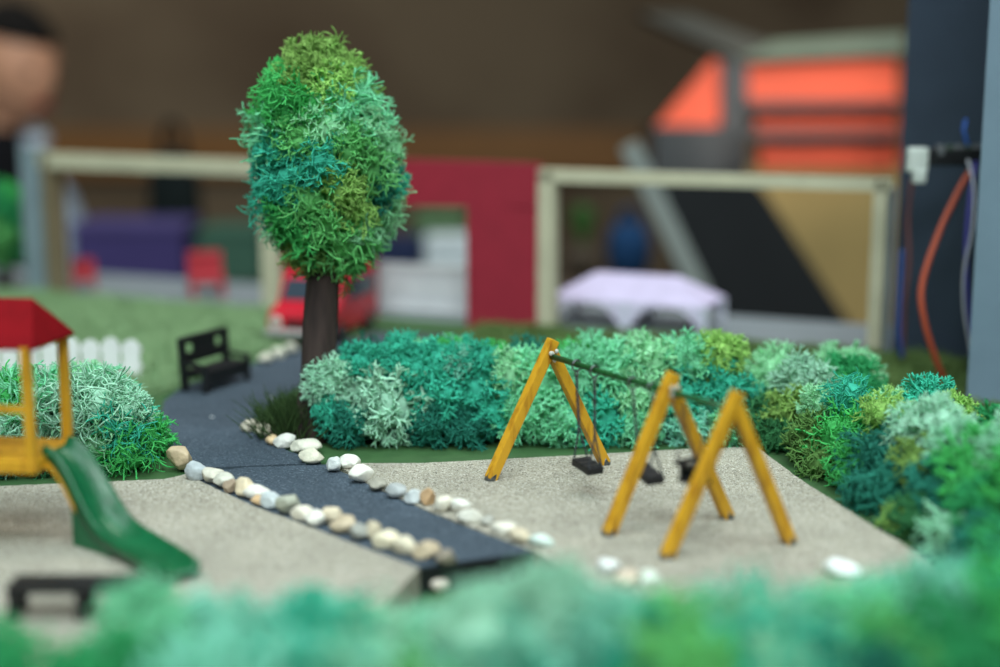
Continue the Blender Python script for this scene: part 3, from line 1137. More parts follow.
# ------------------------------------------------------------------ white picket fence
fa, fb = at(-40, 377), at(142, 378)
pf = thing('picket_fence', 'small white picket fence behind the left moss hedge', 'fence', (fa + fb) / 2)
u = (fb - fa).normalized()
L = (fb - fa).length
rot = Matrix((u, Vector((-u.y, u.x, 0)), Vector((0, 0, 1)))).transposed()
np_ = 9
for i in range(np_):
    c = fa + u * L * (i + .5) / np_
    h = 0.0275 + 0.0015 * (i % 2)
    w = L / np_ * 0.42
    poly = [(-w, 0), (w, 0), (w, h * .84), (w * .62, h * .95), (0, h), (-w * .62, h * .95), (-w, h * .84)]
    q = MB().slab([c + u * x + Vector((0, 0, z)) for x, z in poly], rot @ Vector((0, 0.0018, 0)))
    q.build('picket', M['paint'], pf, col=lin(240, 240, 240))
for z in (0.008, 0.02):
    MB().box((fa + fb) / 2 + rot @ Vector((0, 0.003, z)), (L, 0.0018, 0.003), rot).build('rail', M['paint'], pf, col=lin(222, 222, 220))

# ------------------------------------------------------------------ model walls: two cream frames and the red gateway


def wall_box(mb, pa, pb_, z0, z1, th=0.012, zz=None):
    """box standing on the wall line between two pixel columns"""
    a, b = wallpt(pa), wallpt(pb_)
    za, zb = (z1, z1) if zz is None else zz
    t = wn * th
    mb.add([a + Vector((0, 0, z0)), b + Vector((0, 0, z0)), b + t + Vector((0, 0, z0)), a + t + Vector((0, 0, z0)),
            a + Vector((0, 0, za)), b + Vector((0, 0, zb)), b + t + Vector((0, 0, zb)), a + t + Vector((0, 0, za))],
           [(0, 1, 5, 4), (1, 2, 6, 5), (2, 3, 7, 6), (3, 0, 4, 7), (4, 5, 6, 7), (3, 2, 1, 0)])
    return mb


def wh(px, py):
    """height on the wall line seen at a pixel"""
    p = wallpt(px)
    d = ray(px, py)
    return CH + d.z * (p.y / d.y)


def beam(mb, pa, ya0, ya1, pb_, yb0, yb1, th=0.012):
    a, b = wallpt(pa), wallpt(pb_)
    t = wn * th
    q = [a + Vector((0, 0, wh(pa, ya1))), b + Vector((0, 0, wh(pb_, yb1))), b + Vector((0, 0, wh(pb_, yb0))), a + Vector((0, 0, wh(pa, ya0)))]
    return mb.slab(q, t)


f1 = thing('wooden_frame', 'open cream wooden frame wall left of the tree', 'frame', wallpt(160))
CR = lin(206, 200, 172)
beam(MB(), 47, 152.5, 168, 283, 161, 177).build('beam', M['cream'], f1)
wall_box(MB(), 263, 282, -0.003, wh(272, 170)).build('post', M['cream'], f1)
tag(wall_box(MB(), 50, 57, -0.003, wh(50, 153), 0.022).build('post', M['paint'], f1, col=lin(126, 112, 88)), 'brownish post')
f2 = thing('wooden_frame', 'open cream wooden frame wall right of the red gateway', 'frame', wallpt(710))
beam(MB(), 537, 169, 182, 884, 179, 192).build('beam', M['cream'], f2)
wall_box(MB(), 537, 553, -0.003, wh(545, 172)).build('post', M['cream'], f2)
wall_box(MB(), 867, 881, -0.003, wh(874, 180)).build('post', M['cream'], f2)
g = thing('grey_post', 'pale grey-blue post at the left end of the left cream frame', 'post', wallpt(38))
wall_box(MB(), 29, 47, -0.003, wh(36, 150), 0.012).build('post_body', M['paint'], g, col=lin(128, 144, 152))
wall_box(MB(), 28, 48, wh(36, 151.5), wh(36, 148), 0.014).build('post_cap', M['paint'], g, col=lin(136, 150, 156))
f3 = thing('gateway', 'dark red gateway wall between the two cream frames', 'gateway', wallpt(420))
wall_box(MB(), 284, 372, -0.003, wh(372, 206)).build('jamb', M['redwall'], f3)
wall_box(MB(), 467, 536.5, -0.003, wh(467, 206)).build('jamb', M['redwall'], f3)
beam(MB(), 284, 156, 206, 536.5, 164, 207).build('lintel', M['redwall'], f3)

# ------------------------------------------------------------------ red van behind the tree
vb = at(299, 345)
van = thing('toy_van', 'red toy van parked behind the tree trunk before the gateway', 'toy van', vb)
dv = Vector((-0.28, -0.96, 0)).normalized()            # it faces the camera, a little left
sv = Vector((-dv.y, dv.x, 0))
rot = Matrix((sv, -dv, Vector((0, 0, 1)))).transposed()  # x across, y to the rear


def V3(x, y, z):
    return vb + rot @ Vector((x, y, z))


prof = [(0.0, 0.007), (0.0, 0.020), (0.004, 0.027), (0.020, 0.031), (0.030, 0.050), (0.036, 0.054), (0.090, 0.055), (0.097, 0.050), (0.100, 0.030), (0.100, 0.007)]
body = MB().slab([V3(-0.028, y, z) for y, z in prof], rot @ Vector((0.056, 0, 0)))
bo = body.build('body', mat('van_red', lin(196, 30, 48), rough=0.25, vary=0.04, vscale=30), van)
bv = bo.modifiers.new('Bevel', 'BEVEL')
bv.width = 0.003
bv.segments = 3
gl = mat('van_glass', lin(60, 72, 84), rough=0.1, spec=0.6)
MB().slab([V3(-0.024, 0.0205, 0.0325), V3(0.024, 0.0205, 0.0325), V3(0.022, 0.0290, 0.049), V3(-0.022, 0.0290, 0.049)], rot @ Vector((0, -0.0007, 0.0004))).build('windscreen', gl, van)
for sx in (-1, 1):
    MB().slab([V3(sx * 0.0282, 0.036, 0.033), V3(sx * 0.0282, 0.092, 0.033), V3(sx * 0.0282, 0.092, 0.048), V3(sx * 0.0282, 0.040, 0.048)], rot @ Vector((sx * 0.0006, 0, 0))).build('side_window', gl, van)
    for y in (0.018, 0.082):
        w = MB().tube([V3(sx * 0.022, y, 0.0085), V3(sx * 0.0292, y, 0.0085)], 0.0088, 18).build('wheel', M['black'], van)
        MB().tube([V3(sx * 0.029, y, 0.0085), V3(sx * 0.0298, y, 0.0085)], 0.0045, 14).build('hub_cap', M['metal'], w)
    MB().ell(V3(sx * 0.020, 0.0002, 0.0175), (0.0052, 0.0018, 0.0052), 14, 10, rot).build('headlight', M['glue'], van, True)
MB().box(V3(0, -0.0006, 0.0098), (0.057, 0.003, 0.0045), rot, 0.001).build('bumper', M['paint'], van, col=lin(206, 206, 204))
MB().box(V3(0, -0.0002, 0.0175), (0.022, 0.0016, 0.006), rot, 0.0006).build('grille', M['black'], van)

# ------------------------------------------------------------------ lavender tent and white fence behind the walls


def frame_on(px, z):
    p = deep(px, 320, z)
    return Vector((p.x, p.y, -0.003))


tc_ = frame_on(636, 1.225)
tent = thing('party_tent', 'lavender model party tent with scalloped sides behind the right cream frame', 'tent', tc_)
u, v_ = wd, wn
hx, hy = 0.072, 0.032
zt0, zt1 = 0.024, 0.044


def T3(x, y, z):
    return tc_ + u * x + v_ * y + Vector((0, 0, z))


LAV = lin(206, 194, 224)
cn = MB()
cn.add([T3(-hx, -hy, zt0), T3(hx, -hy, zt0), T3(hx, hy, zt0), T3(-hx, hy, zt0), T3(-hx * .52, -0.004, zt1), T3(hx * .52, -0.004, zt1), T3(hx * .52, 0.004, zt1), T3(-hx * .52, 0.004, zt1)],
       [(0, 1, 5, 4), (1, 2, 6, 5), (2, 3, 7, 6), (3, 0, 4, 7), (4, 5, 6, 7), (3, 2, 1, 0)])
cn.build('canopy', M['cloth'], tent, col=LAV)
for sy in (-1, 1):
    n = 2
    val = MB()
    pts = [T3(-hx, sy * hy, zt0), T3(hx, sy * hy, zt0)]
    for k in range(24, -1, -1):
        x = -hx + 2 * hx * k / 24
        ph_ = (k % 12) / 12
        z = zt0 - 0.003 - 0.020 * abs(math.cos(PI * ph_)) ** 6
        pts.append(T3(x, sy * hy, z))
    val.slab(pts, v_ * 0.0012 * -sy)
    val.build('valance', M['cloth'], tent, col=lin(214, 206, 228))
for sx in (-1, 0, 1):
    for sy in (-1, 1):
        MB().bar(T3(sx * hx * .96, sy * hy * .94, 0), T3(sx * hx * .96, sy * hy * .94, zt0), 0.006, 0.006, 0.0008).build('leg', M['paint'], tent, col=lin(200, 200, 214))

fp = frame_on(371, 1.31)
fq = frame_on(474, 1.27)
wf = thing('white_fence', 'white upright-bar fence seen through the red gateway', 'fence', (fp + fq) / 2)
u = (fq - fp).normalized()
L = (fq - fp).length
rot = Matrix((u, Vector((-u.y, u.x, 0)), Vector((0, 0, 1)))).transposed()
for z in (0.004, 0.024, 0.0425):
    MB().box((fp + fq) / 2 + rot @ Vector((0, 0, z)), (L, 0.003, 0.0055), rot, 0.0004).build('rail', M['paint'], wf, col=lin(232, 234, 236))
for i in range(17):
    MB().box(fp + u * L * (i + .5) / 17 + Vector((0, 0, 0.0225)), (0.0052, 0.0025, 0.044), rot, 0.0003).build('bar', M['paint'], wf, col=lin(230, 232, 236))

# small red model chairs on the white strip
for px, z, s, lb in ((86, 1.45, 1.0, 'small red model chair at the left, in front of the purple box'), (208, 1.40, 1.45, 'larger red model chair left of the cream frame post')):
    c = frame_on(px, z)
    rc = thing('model_chair', lb, 'model chair', c, 'red model chairs behind the left frame')
    RC = lin(176, 52, 62)
    rot = Matrix.Rotation(0.3, 3, 'Z')
    MB().box(c + Vector((0, 0, 0.012 * s)), (0.024 * s, 0.022 * s, 0.005 * s), rot, 0.001).build('seat', M['paint'], rc, col=RC)
    MB().box(c + rot @ Vector((0, 0.010 * s, 0.021 * s)), (0.024 * s, 0.003 * s, 0.018 * s), rot, 0.001).build('backrest', M['paint'], rc, col=RC)
    for sx in (-1, 1):
        for sy in (-1, 1):
            MB().box(c + rot @ Vector((sx * 0.010 * s, sy * 0.009 * s, 0.005 * s)), (0.003 * s, 0.003 * s, 0.0105 * s), rot).build('leg', M['paint'], rc, col=RC)

# ------------------------------------------------------------------ grey cabinet with wiring, right edge
cab = thing('grey_cabinet', 'tall slate grey open cabinet column holding loose wires', 'cabinet', at(960, 390))
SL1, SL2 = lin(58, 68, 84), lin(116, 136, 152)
fa_ = at(893, 352)
fb_ = at(1003, 372)
TOP = 0.42


def upright(mb, a, b, z0, z1, t):
    q = [Vector((a.x, a.y, z0)), Vector((b.x, b.y, z0)), Vector((b.x, b.y, z1)), Vector((a.x, a.y, z1))]
    return mb.slab(q, t)


pa_ = at(891, 353)
pb2 = at(1060, 380)
bx = (pb2 - pa_).normalized()
bn = Vector((-bx.y, bx.x, 0))
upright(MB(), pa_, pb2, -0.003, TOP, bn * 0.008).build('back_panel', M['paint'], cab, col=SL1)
ra_ = at(966, 407)
rb_ = at(1130, 425)
upright(MB(), ra_, rb_, -0.003, TOP, (rb_ - ra_).cross(Vector((0, 0, -1))).normalized() * 0.010).build('front_panel', M['paint'], cab, col=SL2)
upright(MB(), at(880, 352), at(889, 354), -0.003, 0.128, Vector((0, 0.012, 0))).build('edge_strip', M['paint'], cab, col=lin(140, 152, 164))
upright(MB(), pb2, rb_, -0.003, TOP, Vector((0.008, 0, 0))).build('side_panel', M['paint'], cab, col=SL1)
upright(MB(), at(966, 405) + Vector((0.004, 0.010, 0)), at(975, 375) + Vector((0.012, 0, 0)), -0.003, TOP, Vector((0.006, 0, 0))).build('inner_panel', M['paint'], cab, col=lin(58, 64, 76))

CZ = 0.955


def cd(px, py, z=CZ):
    return deep(px, py, z)


tbk = thing('terminal_block', 'black terminal block with a white plug mounted inside the grey cabinet', 'connector', cd(945, 160))
rotc = Matrix.Rotation(-0.12, 3, 'Z')
MB().box(cd(958, 157), (0.042, 0.012, 0.012), rotc, 0.0015).build('block_body', M['black'], tbk)
for k in range(5):
    MB().box(cd(940 + k * 9, 150), (0.0042, 0.012, 0.007), rotc, 0.0008).build('terminal', M['paint'], tbk, col=lin(70, 84, 74) if k % 2 else lin(110, 112, 116))
q = MB()
q.box(cd(917, 160), (0.014, 0.011, 0.017), rotc, 0.002)
q.box(cd(919, 176), (0.009, 0.009, 0.010), rotc, 0.002)
tag(q.build('plug', M['paint'], tbk, col=lin(206, 212, 206)), 'white plug')


def smooth_pts(cp, n=8):
    out = []
    cp = [Vector(c) for c in cp]
    for i in range(len(cp) - 1):
        p0, p1, p2, p3 = cp[max(i - 1, 0)], cp[i], cp[i + 1], cp[min(i + 2, len(cp) - 1)]
        for k in range(n):
            t = k / n
            out.append(0.5 * ((2 * p1) + (p2 - p0) * t + (2 * p0 - 5 * p1 + 4 * p2 - p3) * t * t + (3 * p1 - p0 - 3 * p2 + p3) * t ** 3))
    out.append(cp[-1])
    return out


def wire(cps, rpx, rgb, label, z=CZ):
    p = smooth_pts([cd(x, y, z + dz) for x, y, dz in cps])
    o = MB().tube(p, pxsize(rpx, p[0]), 8).build('wire', M['paint'], None, True, col=lin(*rgb))
    return tag(o, label, 'wire', 'wires in the grey cabinet')


wire([(972, 168, 0), (958, 192, -.005), (938, 235, -.012), (922, 285, -.015), (924, 320, -.015), (936, 360, -.01), (948, 388, -.004), (953, 398, 0)], 3.2, (176, 78, 52), 'orange-red wire bowing down from the terminal block')
wire([(968, 160, 0), (974, 190, -.01), (972, 230, -.015), (964, 270, -.015), (964, 310, -.012), (970, 350, -.008), (974, 386, 0)], 1.3, (190, 190, 200), 'thin white wire hanging beside the front panel', 0.94)
wire([(976, 160, 0), (970, 200, -.01), (966, 250, -.013), (968, 300, -.012), (972, 345, -.008), (974, 384, 0)], 2.2, (70, 66, 150), 'violet-blue wire hanging beside the white one', 0.95)
wire([(972, 156, 0), (968, 146, -.004), (964, 130, -.005), (966, 120, 0)], 1.7, (50, 100, 190), 'short bright blue wire end sticking up above the terminal block')
wire([(985, 165, 0), (984, 210, -.008), (982, 260, -.01), (980, 320, -.01), (978, 380, 0)], 2.0, (150, 70, 60), 'dull red wire close against the front panel', 0.965)
wire([(912, 180, 0.02), (908, 220, 0.018), (909, 260, 0.015), (905, 300, 0.012), (903, 345, 0.012), (904, 358, 0.012)], 2.0, (110, 62, 58), 'dark red wire running down the left side of the cabinet', 0.99)
wire([(902, 250, 0.015), (900, 290, 0.012), (899, 330, 0.01), (902, 358, 0.012)], 2.6, (42, 70, 130), 'dark blue wire lowest at the left cabinet edge', 0.985)

# ------------------------------------------------------------------ room
FL = -0.95
brown = mat('brown_wall', lin(104, 90, 72), rough=0.9, col2=lin(78, 63, 48), vscale=1.6, contrast=(0.4, 0.65), vary=.1)
dark = mat('dark_room', lin(120, 112, 104), rough=0.9, vary=0.05, vscale=2)
o = MB().box((0, 1.5, FL - 0.05), (9, 10, 0.1)).build('floor', mat('wood_floor', lin(110, 84, 58), rough=0.6, vary=0.15, vscale=4))
tag(o, kind='structure')
WY = 4.6
for nm, c, s, m_ in (('wall_back', (0, WY + 0.05, 0.6), (9, 0.1, 3.2), brown), ('wall_left', (-4.05, 1.5, 0.6), (0.1, 10, 3.2), dark), ('wall_right', (4.05, 1.5, 0.6), (0.1, 10, 3.2), dark),
                     ('wall_front', (0, -3.4, 0.6), (9, 0.1, 3.2), dark), ('ceiling', (0, 1.5, 2.2), (9, 10, 0.1), mat('ceiling_white', lin(200, 198, 192), rough=0.9, vary=0.03, vscale=2))):
    tag(MB().box(c, s).build(nm, m_), kind='structure')
tag(MB().box((-0.6, WY - 0.02, 0.0), (6, 0.04, 0.15), bev=0.004).build('trim_1', mat('ochre_wood', lin(120, 82, 40), rough=0.6, vary=0.15, vscale=5)), kind='structure')

# ------------------------------------------------------------------ second table with the things on it
t2 = thing('side_table', 'dark draped table standing behind the model', 'table', (-0.1, 2.3, FL))
TZ = -0.085
MB().box((-0.2225, 2.14, TZ - 0.012), (0.875, 0.28, 0.024), bev=0.004).build('table_top', M['matte'], t2, col=lin(70, 58, 48))
dr = MB()
ptsd = []
for i in range(80):
    x = -0.66 + 0.875 * i / 79
    ptsd.append((x, 2.0 - 0.008 - 0.006 * math.sin(i * 0.9)))
for x, y in ptsd:
    dr.v.extend([(x, y, TZ - 0.012), (x, y - 0.004, FL + 0.08)])
for i in range(79):
    dr.f.append((2 * i, 2 * i + 2, 2 * i + 3, 2 * i + 1))
o = dr.build('table_drape', M['cloth'], t2, True, col=lin(58, 48, 42))
so = o.modifiers.new('Solid', 'SOLIDIFY')
so.thickness = 0.003
for sx in (-1, 1):
    for sy in (-1, 1):
        MB().box((-0.2225 + sx * 0.4, 2.14 + sy * 0.11, (FL + TZ - 0.024) / 2), (0.05, 0.05, TZ - 0.024 - FL), bev=0.004).build('leg', M['matte'], t2, col=lin(60, 48, 40))


def crate(name, label, cat, px0, px1, ytop, z, depth, rgb, lid=None):
    c0, c1_ = deep(px0, 280, z), deep(px1, 280, z)
    h = deep((px0 + px1) / 2, ytop, z).z - TZ
    w = c1_.x - c0.x
    c = Vector(((c0.x + c1_.x) / 2, c0.y + depth / 2, TZ))
    root = thing(name, label, cat, c)
    lh = h * 0.18
    MB().box(c + Vector((0, 0, (h - lh) / 2)), (w * .97, depth * .97, h - lh), bev=0.006).build('box_body', M['cloth'], root, col=lin(*rgb))
    MB().box(c + Vector((0, 0, h - lh / 2)), (w, depth, lh), bev=0.006).build('box_lid', M['cloth'], root, col=lin(*(lid or rgb)))
    return root


crate('storage_box', 'dark purple storage box behind the left cream frame', 'box', 72, 186, 222, 2.06, 0.12, (66, 58, 104), (76, 68, 112))
crate('storage_box', 'grey-green storage box between the purple box and the cream post', 'box', 196, 262, 228, 2.08, 0.12, (62, 92, 78))
crate('storage_box', 'pale grey box seen above the white fence in the gateway', 'box', 424, 472, 237, 2.05, 0.08, (196, 204, 208))
crate('storage_box', 'dark navy box left of the pale grey one in the gateway', 'box', 372, 422, 240, 2.05, 0.10, (40, 48, 76))
crate('storage_box', 'dull green box behind the pale grey box in the gateway', 'box', 414, 466, 212, 2.19, 0.09, (86, 112, 80))


def bag(name, label, cat, px, z, w, h, d, rgb):
    c = deep(px, 280, z)
    c.z = TZ
    root = thing(name, label, cat, c)
    MB().ell(c + Vector((0, 0, h * .5)), (w / 2, d / 2, h * .52), 24, 16,
             fn=lambda v: Vector((math.copysign(abs(v.x) ** .75, v.x), math.copysign(abs(v.y) ** .75, v.y), max(-0.95, math.copysign(abs(v.z) ** .8, v.z)))) * (1 + .06 * noise.noise(v * 3))).build(
        'bag_body', M['cloth'], root, True, col=lin(*rgb))
    pts = [c + Vector((math.cos(t) * w * .22, 0, h * .98 + math.sin(t) * h * .25)) for t in [PI * k / 10 for k in range(11)]]
    MB().tube(pts, 0.006, 6).build('bag_handle', M['cloth'], root, True, col=lin(*[x * .8 for x in rgb]))
    return root


bag('bag', 'dark blue bag behind the lavender tent', 'bag', 628, 2.14, 0.066, 0.085, 0.08, (30, 60, 96))
bag('bag', 'black bag standing behind the purple box', 'bag', 178, 2.28, 0.085, 0.19, 0.07, (24, 30, 30))
# small green potted plant beside the blue bag
pc = deep(582, 280, 2.14)
pc.z = TZ
pl = thing('potted_plant', 'small green plant left of the dark blue bag', 'plant', pc)
MB().tube([pc, pc + Vector((0, 0, 0.05))], [0.02, 0.028], 18).build('pot', M['matte'], pl, True, col=lin(70, 60, 50))
lf = MB()
for i in range(60):
    a = R.uniform(0, 2 * PI)
    d = Vector((math.cos(a) * R.uniform(.1, .4), math.sin(a) * R.uniform(.1, .4), 1)).normalized()
    p = pc + Vector((0, 0, 0.048))
    ln = R.uniform(0.05, 0.085)
    sdv = d.cross(Vector((0, 0, 1))).normalized() * 0.008
    m1 = p + d * ln * .55
    lf.add([p, m1 + sdv, p + d * ln + Vector((0, 0, -.01)), m1 - sdv], [(0, 1, 2, 3)])
lf.build('leaves', M['paint'], pl, col=lin(64, 110, 52), fix=False)

# ------------------------------------------------------------------ stall at the right, far behind: orange panels under a grey-green roof
ZS = 2.15


def poly_slab(pix, z, depth):
    return MB().slab([deep(x, y, z) for x, y in pix], Vector((0, depth, 0)))


def sp(px, py, z=ZS):
    return deep(px, py, z)


OR = lin(255, 98, 62)
cs = sp(800, 330)
st = thing('display_stall', 'dark display stall with orange-red panels under a grey-green roof board', 'stall', (cs.x, cs.y, FL))
poly_slab([(738, 60), (905, 52), (905, 33), (772, 42)], ZS - 0.03, 0.35).build('roof_board', M['matte'], st, col=lin(116, 126, 110))
poly_slab([(640, 14), (690, 14), (772, 44), (740, 58)], ZS - 0.03, 0.1).build('roof_board', M['matte'], st, col=lin(80, 78, 72))
orm = mat('orange_sheet', OR, rough=0.6, vary=0.06, vscale=12)
for pix in ([(655, 128), (722, 128), (722, 62), (712, 60)], [(748, 102), (898, 100), (898, 58), (748, 66)], [(756, 130), (898, 130), (898, 108), (756, 110)], [(760, 166), (898, 166), (898, 138), (760, 138)]):
    poly_slab(pix, ZS, 0.012).build('orange_panel', orm, st)
for pix, dz in (([(722, 190), (748, 190), (748, 58), (722, 58)], -.02), ([(748, 109), (905, 108), (905, 100), (748, 101)], -.05), ([(748, 139), (905, 139), (905, 131), (748, 131)], -.05)):
    poly_slab(pix, ZS + dz, 0.1).build('stall_bar', M['black'], st)
poly_slab([(654, 200), (748, 200), (748, 126), (654, 126)], ZS - .02, 0.14).build('stall_box', M['black'], st)
b0, b1 = sp(748, 166, ZS + .02), sp(930, 166, ZS + .02)
upright(MB(), b0, b1, FL, b0.z, Vector((0, .03, 0))).build('tan_panel', M['matte'], st, col=lin(168, 142, 92))
pb3 = sp(735, 300, ZS + .03)
MB().box((pb3.x, pb3.y + 0.05, (FL + sp(735, 60).z) / 2), (0.03, 0.03, sp(735, 60).z - FL), bev=.003).build('stall_post', M['black'], st)

bz = 1.85
bk = poly_slab([(652, 176), (748, 176), (764, 192), (846, 318), (880, 372), (700, 372), (668, 240)], bz, 0.03)
lo = min(v[2] for v in bk.v)
o = bk.build('black_panel', M['matte'], None, col=lin(26, 28, 30))
tag(o, 'large black angular panel behind the right cream frame', 'panel')
# stand under it
o2 = MB().box((deep(790, 372, bz).x, deep(790, 372, bz).y + 0.1, (FL + lo) / 2), (0.26, 0.2, lo - FL), bev=.005).build('panel_stand', M['matte'], None, col=lin(44, 42, 40))
tag(o2, 'dark plinth box under the black angular panel', 'plinth')
zs_ = 1.72
a_, b_ = deep(632, 152, zs_), deep(694, 280, zs_)
dd = (b_ - a_).normalized()
k_ = (FL - a_.z) / dd.z
o = MB().bar(a_ - dd * 0.01, a_ + dd * k_ * 0.999, 0.025, 0.022, 0.003, up=(0, 1, 0)).build('easel_leg', M['matte'], None, col=lin(128, 134, 130))
o.name = 'slanted_prop'
tag(o, 'pale grey slanted prop pole leaning beside the black panel', 'pole')

# ------------------------------------------------------------------ seated person, left edge, far out of focus
SK = mat('skin', lin(206, 150, 120), rough=0.55, vary=0.05, vscale=30)
zp = 2.66
hc = deep(10, 67, zp)
per = thing('person', 'seated person in black top and pale blue jacket watching the model', 'person', (hc.x, hc.y + 0.1, FL))
YAW = math.radians(64)     # turned toward the model (image right) from facing the camera
face = Vector((math.sin(YAW), -math.cos(YAW), 0))
rgt = Vector((math.cos(YAW), math.sin(YAW), 0))     # the viewer's right side
rotp = Matrix((rgt, -face, Vector((0, 0, 1)))).transposed()   # local: x across, y backward, z up


def skin_mesh(name, nodes, edges, m_, parent, levels=2, root_i=0, col=None):
    me = bpy.data.meshes.new(name)
    me.from_pydata([tuple(n[0]) for n in nodes], edges, [])
    ob = bpy.data.objects.new(name, me)
    COL.objects.link(ob)
    sk_ = ob.modifiers.new('Skin', 'SKIN')
    sk_.use_smooth_shade = True
    for i, nd in enumerate(nodes):
        r_ = nd[1]
        me.skin_vertices[0].data[i].radius = r_ if isinstance(r_, tuple) else (r_, r_)
        me.skin_vertices[0].data[i].use_root = (i == root_i)
    sb = ob.modifiers.new('Sub', 'SUBSURF')
    sb.levels = levels
    sb.render_levels = levels
    dg = bpy.context.evaluated_depsgraph_get()
    me2 = bpy.data.meshes.new_from_object(ob.evaluated_get(dg))
    bpy.data.objects.remove(ob)
    me2.name = name
    me2.materials.clear()
    me2.polygons.foreach_set('use_smooth', [True] * len(me2.polygons))
    return put(name, me2, m_, parent, col)


def L(x, y, z):
    """point in the person's frame: x across, y backward, z above the head centre"""
    return hc + rotp @ Vector((x, y, z))


def head_fn(v):
    x, y, z = v
    w = 1 - 0.28 * max(0, -z) ** 1.3
    yy = y
    if y < 0:
        yy = y * (1 - 0.08 * max(0, z)) - 0.10 * math.exp(-((z + .12) / .22) ** 2 - (x / .16) ** 2)      # nose
        yy -= 0.05 * math.exp(-((z + .72) / .16) ** 2 - (x / .3) ** 2)                                     # chin
        yy += 0.05 * math.exp(-((z - .06) / .13) ** 2 - ((abs(x) - .42) / .2) ** 2)                        # eye sockets
        yy -= 0.03 * math.exp(-((z + .46) / .07) ** 2 - (x / .26) ** 2)                                    # lips
    else:
        yy = y * (1 - 0.2 * max(0, -z))
    return Vector((x * w, yy, z))


hm = MB().ell((0, 0, 0), (0.078, 0.098, 0.118), 48, 36, fn=head_fn)
hv = [rotp @ (Matrix.Rotation(math.radians(12), 3, 'X') @ Vector(v)) + hc for v in hm.v]
# body as one skinned surface: pelvis, spine, neck, arms to wrists, legs
nodes, edges = [], []


def nd(p, r, prev=None):
    nodes.append((p, r))
    if prev is not None:
        edges.append((prev, len(nodes) - 1))
    return len(nodes) - 1


pel = nd(L(0, 0.20, -0.74), (0.15, 0.12))
ab = nd(L(0, 0.18, -0.58), (0.135, 0.105), pel)
chs = nd(L(0, 0.13, -0.38), (0.15, 0.11), ab)
ush = nd(L(0, 0.085, -0.24), (0.11, 0.075), chs)
nk = nd(L(0, 0.05, -0.15), 0.052, ush)
nd(L(0, 0.01, -0.05), 0.05, nk)
hands = []
for s in (-1, 1):
    sh = nd(L(s * 0.15, 0.09, -0.255), 0.058, ush)
    el = nd(L(s * 0.22, 0.06, -0.50), 0.044, sh)
    wr = nd(L(s * 0.13, -0.14, -0.575), 0.029, el)
    hands.append((s, wr))
    hp = nd(L(s * 0.10, 0.17, -0.79), 0.095, pel)
    kn = nd(L(s * 0.13, -0.24, -0.75), 0.066, hp)
    an = nd(L(s * 0.13, -0.20, -1.10), 0.042, kn)
    nd(L(s * 0.14, -0.30, -1.145), 0.035, an)
skin_mesh('body', nodes, edges, SK, per)
hb_ = MB()
hb_.v = [tuple(v) for v in hv]
hb_.f = hm.f
rx = Matrix.Rotation(math.radians(12), 3, 'X')
for s in (-1, 1):
    hb_.ell(hc + rotp @ (rx @ Vector((s * 0.079, 0.012, -0.008))), (0.010, 0.020, 0.032), 12, 10, rotp)
hb_.build('head', SK, per, True)
for s in (-1, 1):
    MB().ell(hc + rotp @ (rx @ Vector((s * 0.031, -0.083, 0.008))), (0.012, 0.008, 0.007), 12, 8, rotp).build('eye', M['black'], per, True)
ey = MB()
ey.ell(hc + rotp @ (rx @ Vector((0, -0.094, -0.055))), (0.024, 0.006, 0.007), 12, 8, rotp)
ey.build('mouth', M['matte'], per, True, col=lin(150, 70, 66))


def hair_fn(v):
    p = head_fn(v) * 1.08
    return p


hr = MB()
hr.ell((0, 0, 0), (0.084, 0.106, 0.126), 40, 30, fn=lambda v: Vector((v.x, v.y, v.z)) * (1 + .03 * noise.noise(v * 6)))
keep = []
for f in hr.f:
    c = sum((Vector(hr.v[i]) for i in f), Vector()) / len(f)
    if c.z > 0.060 - 0.02 * (1 if c.y > 0 else 0) or (c.y > 0.005 and c.z > -0.055):
        keep.append(f)
hr.f = keep
hr.v = [tuple(rotp @ (rx @ Vector(v)) + hc) for v in hr.v]
ho = hr.build('hair', M['matte'], per, True, col=lin(20, 17, 16))
sm_ = ho.modifiers.new('Solid', 'SOLIDIFY')
sm_.thickness = 0.012
# hands
for s, wr in hands:
    w = Vector(nodes[wr][0])
    el = Vector(nodes[wr - 1][0])
    d = (w - el).normalized()
    up_ = Vector((0, 0, 1))
    ac = d.cross(up_).normalized()
    hn, he = [], []
    hn.append((w, (0.027, 0.02)))
    hn.append((w + d * 0.045, (0.038, 0.016)))
    hn.append((w + d * 0.08, (0.040, 0.014)))
    he += [(0, 1), (1, 2)]
    skin_mesh('hand', hn, he, SK, per, 2)
    for k in range(4):
        b_ = w + d * 0.082 + ac * (k - 1.5) * 0.019
        ln = (0.062, 0.074, 0.068, 0.052)[k]
        fn_ = [(b_, 0.0088), (b_ + d * ln * .5 - up_ * .006, 0.0082), (b_ + d * ln * .85 - up_ * .024, 0.0072)]
        skin_mesh('finger', fn_, [(0, 1), (1, 2)], SK, per, 1)
    tb_ = w + d * 0.03 - ac * s * 0.03
    skin_mesh('thumb', [(tb_, 0.011), (tb_ + d * .03 - ac * s * .02, 0.0098), (tb_ + d * .055 - ac * s * .024 - up_ * .006, 0.008)], [(0, 1), (1, 2)], SK, per, 1)
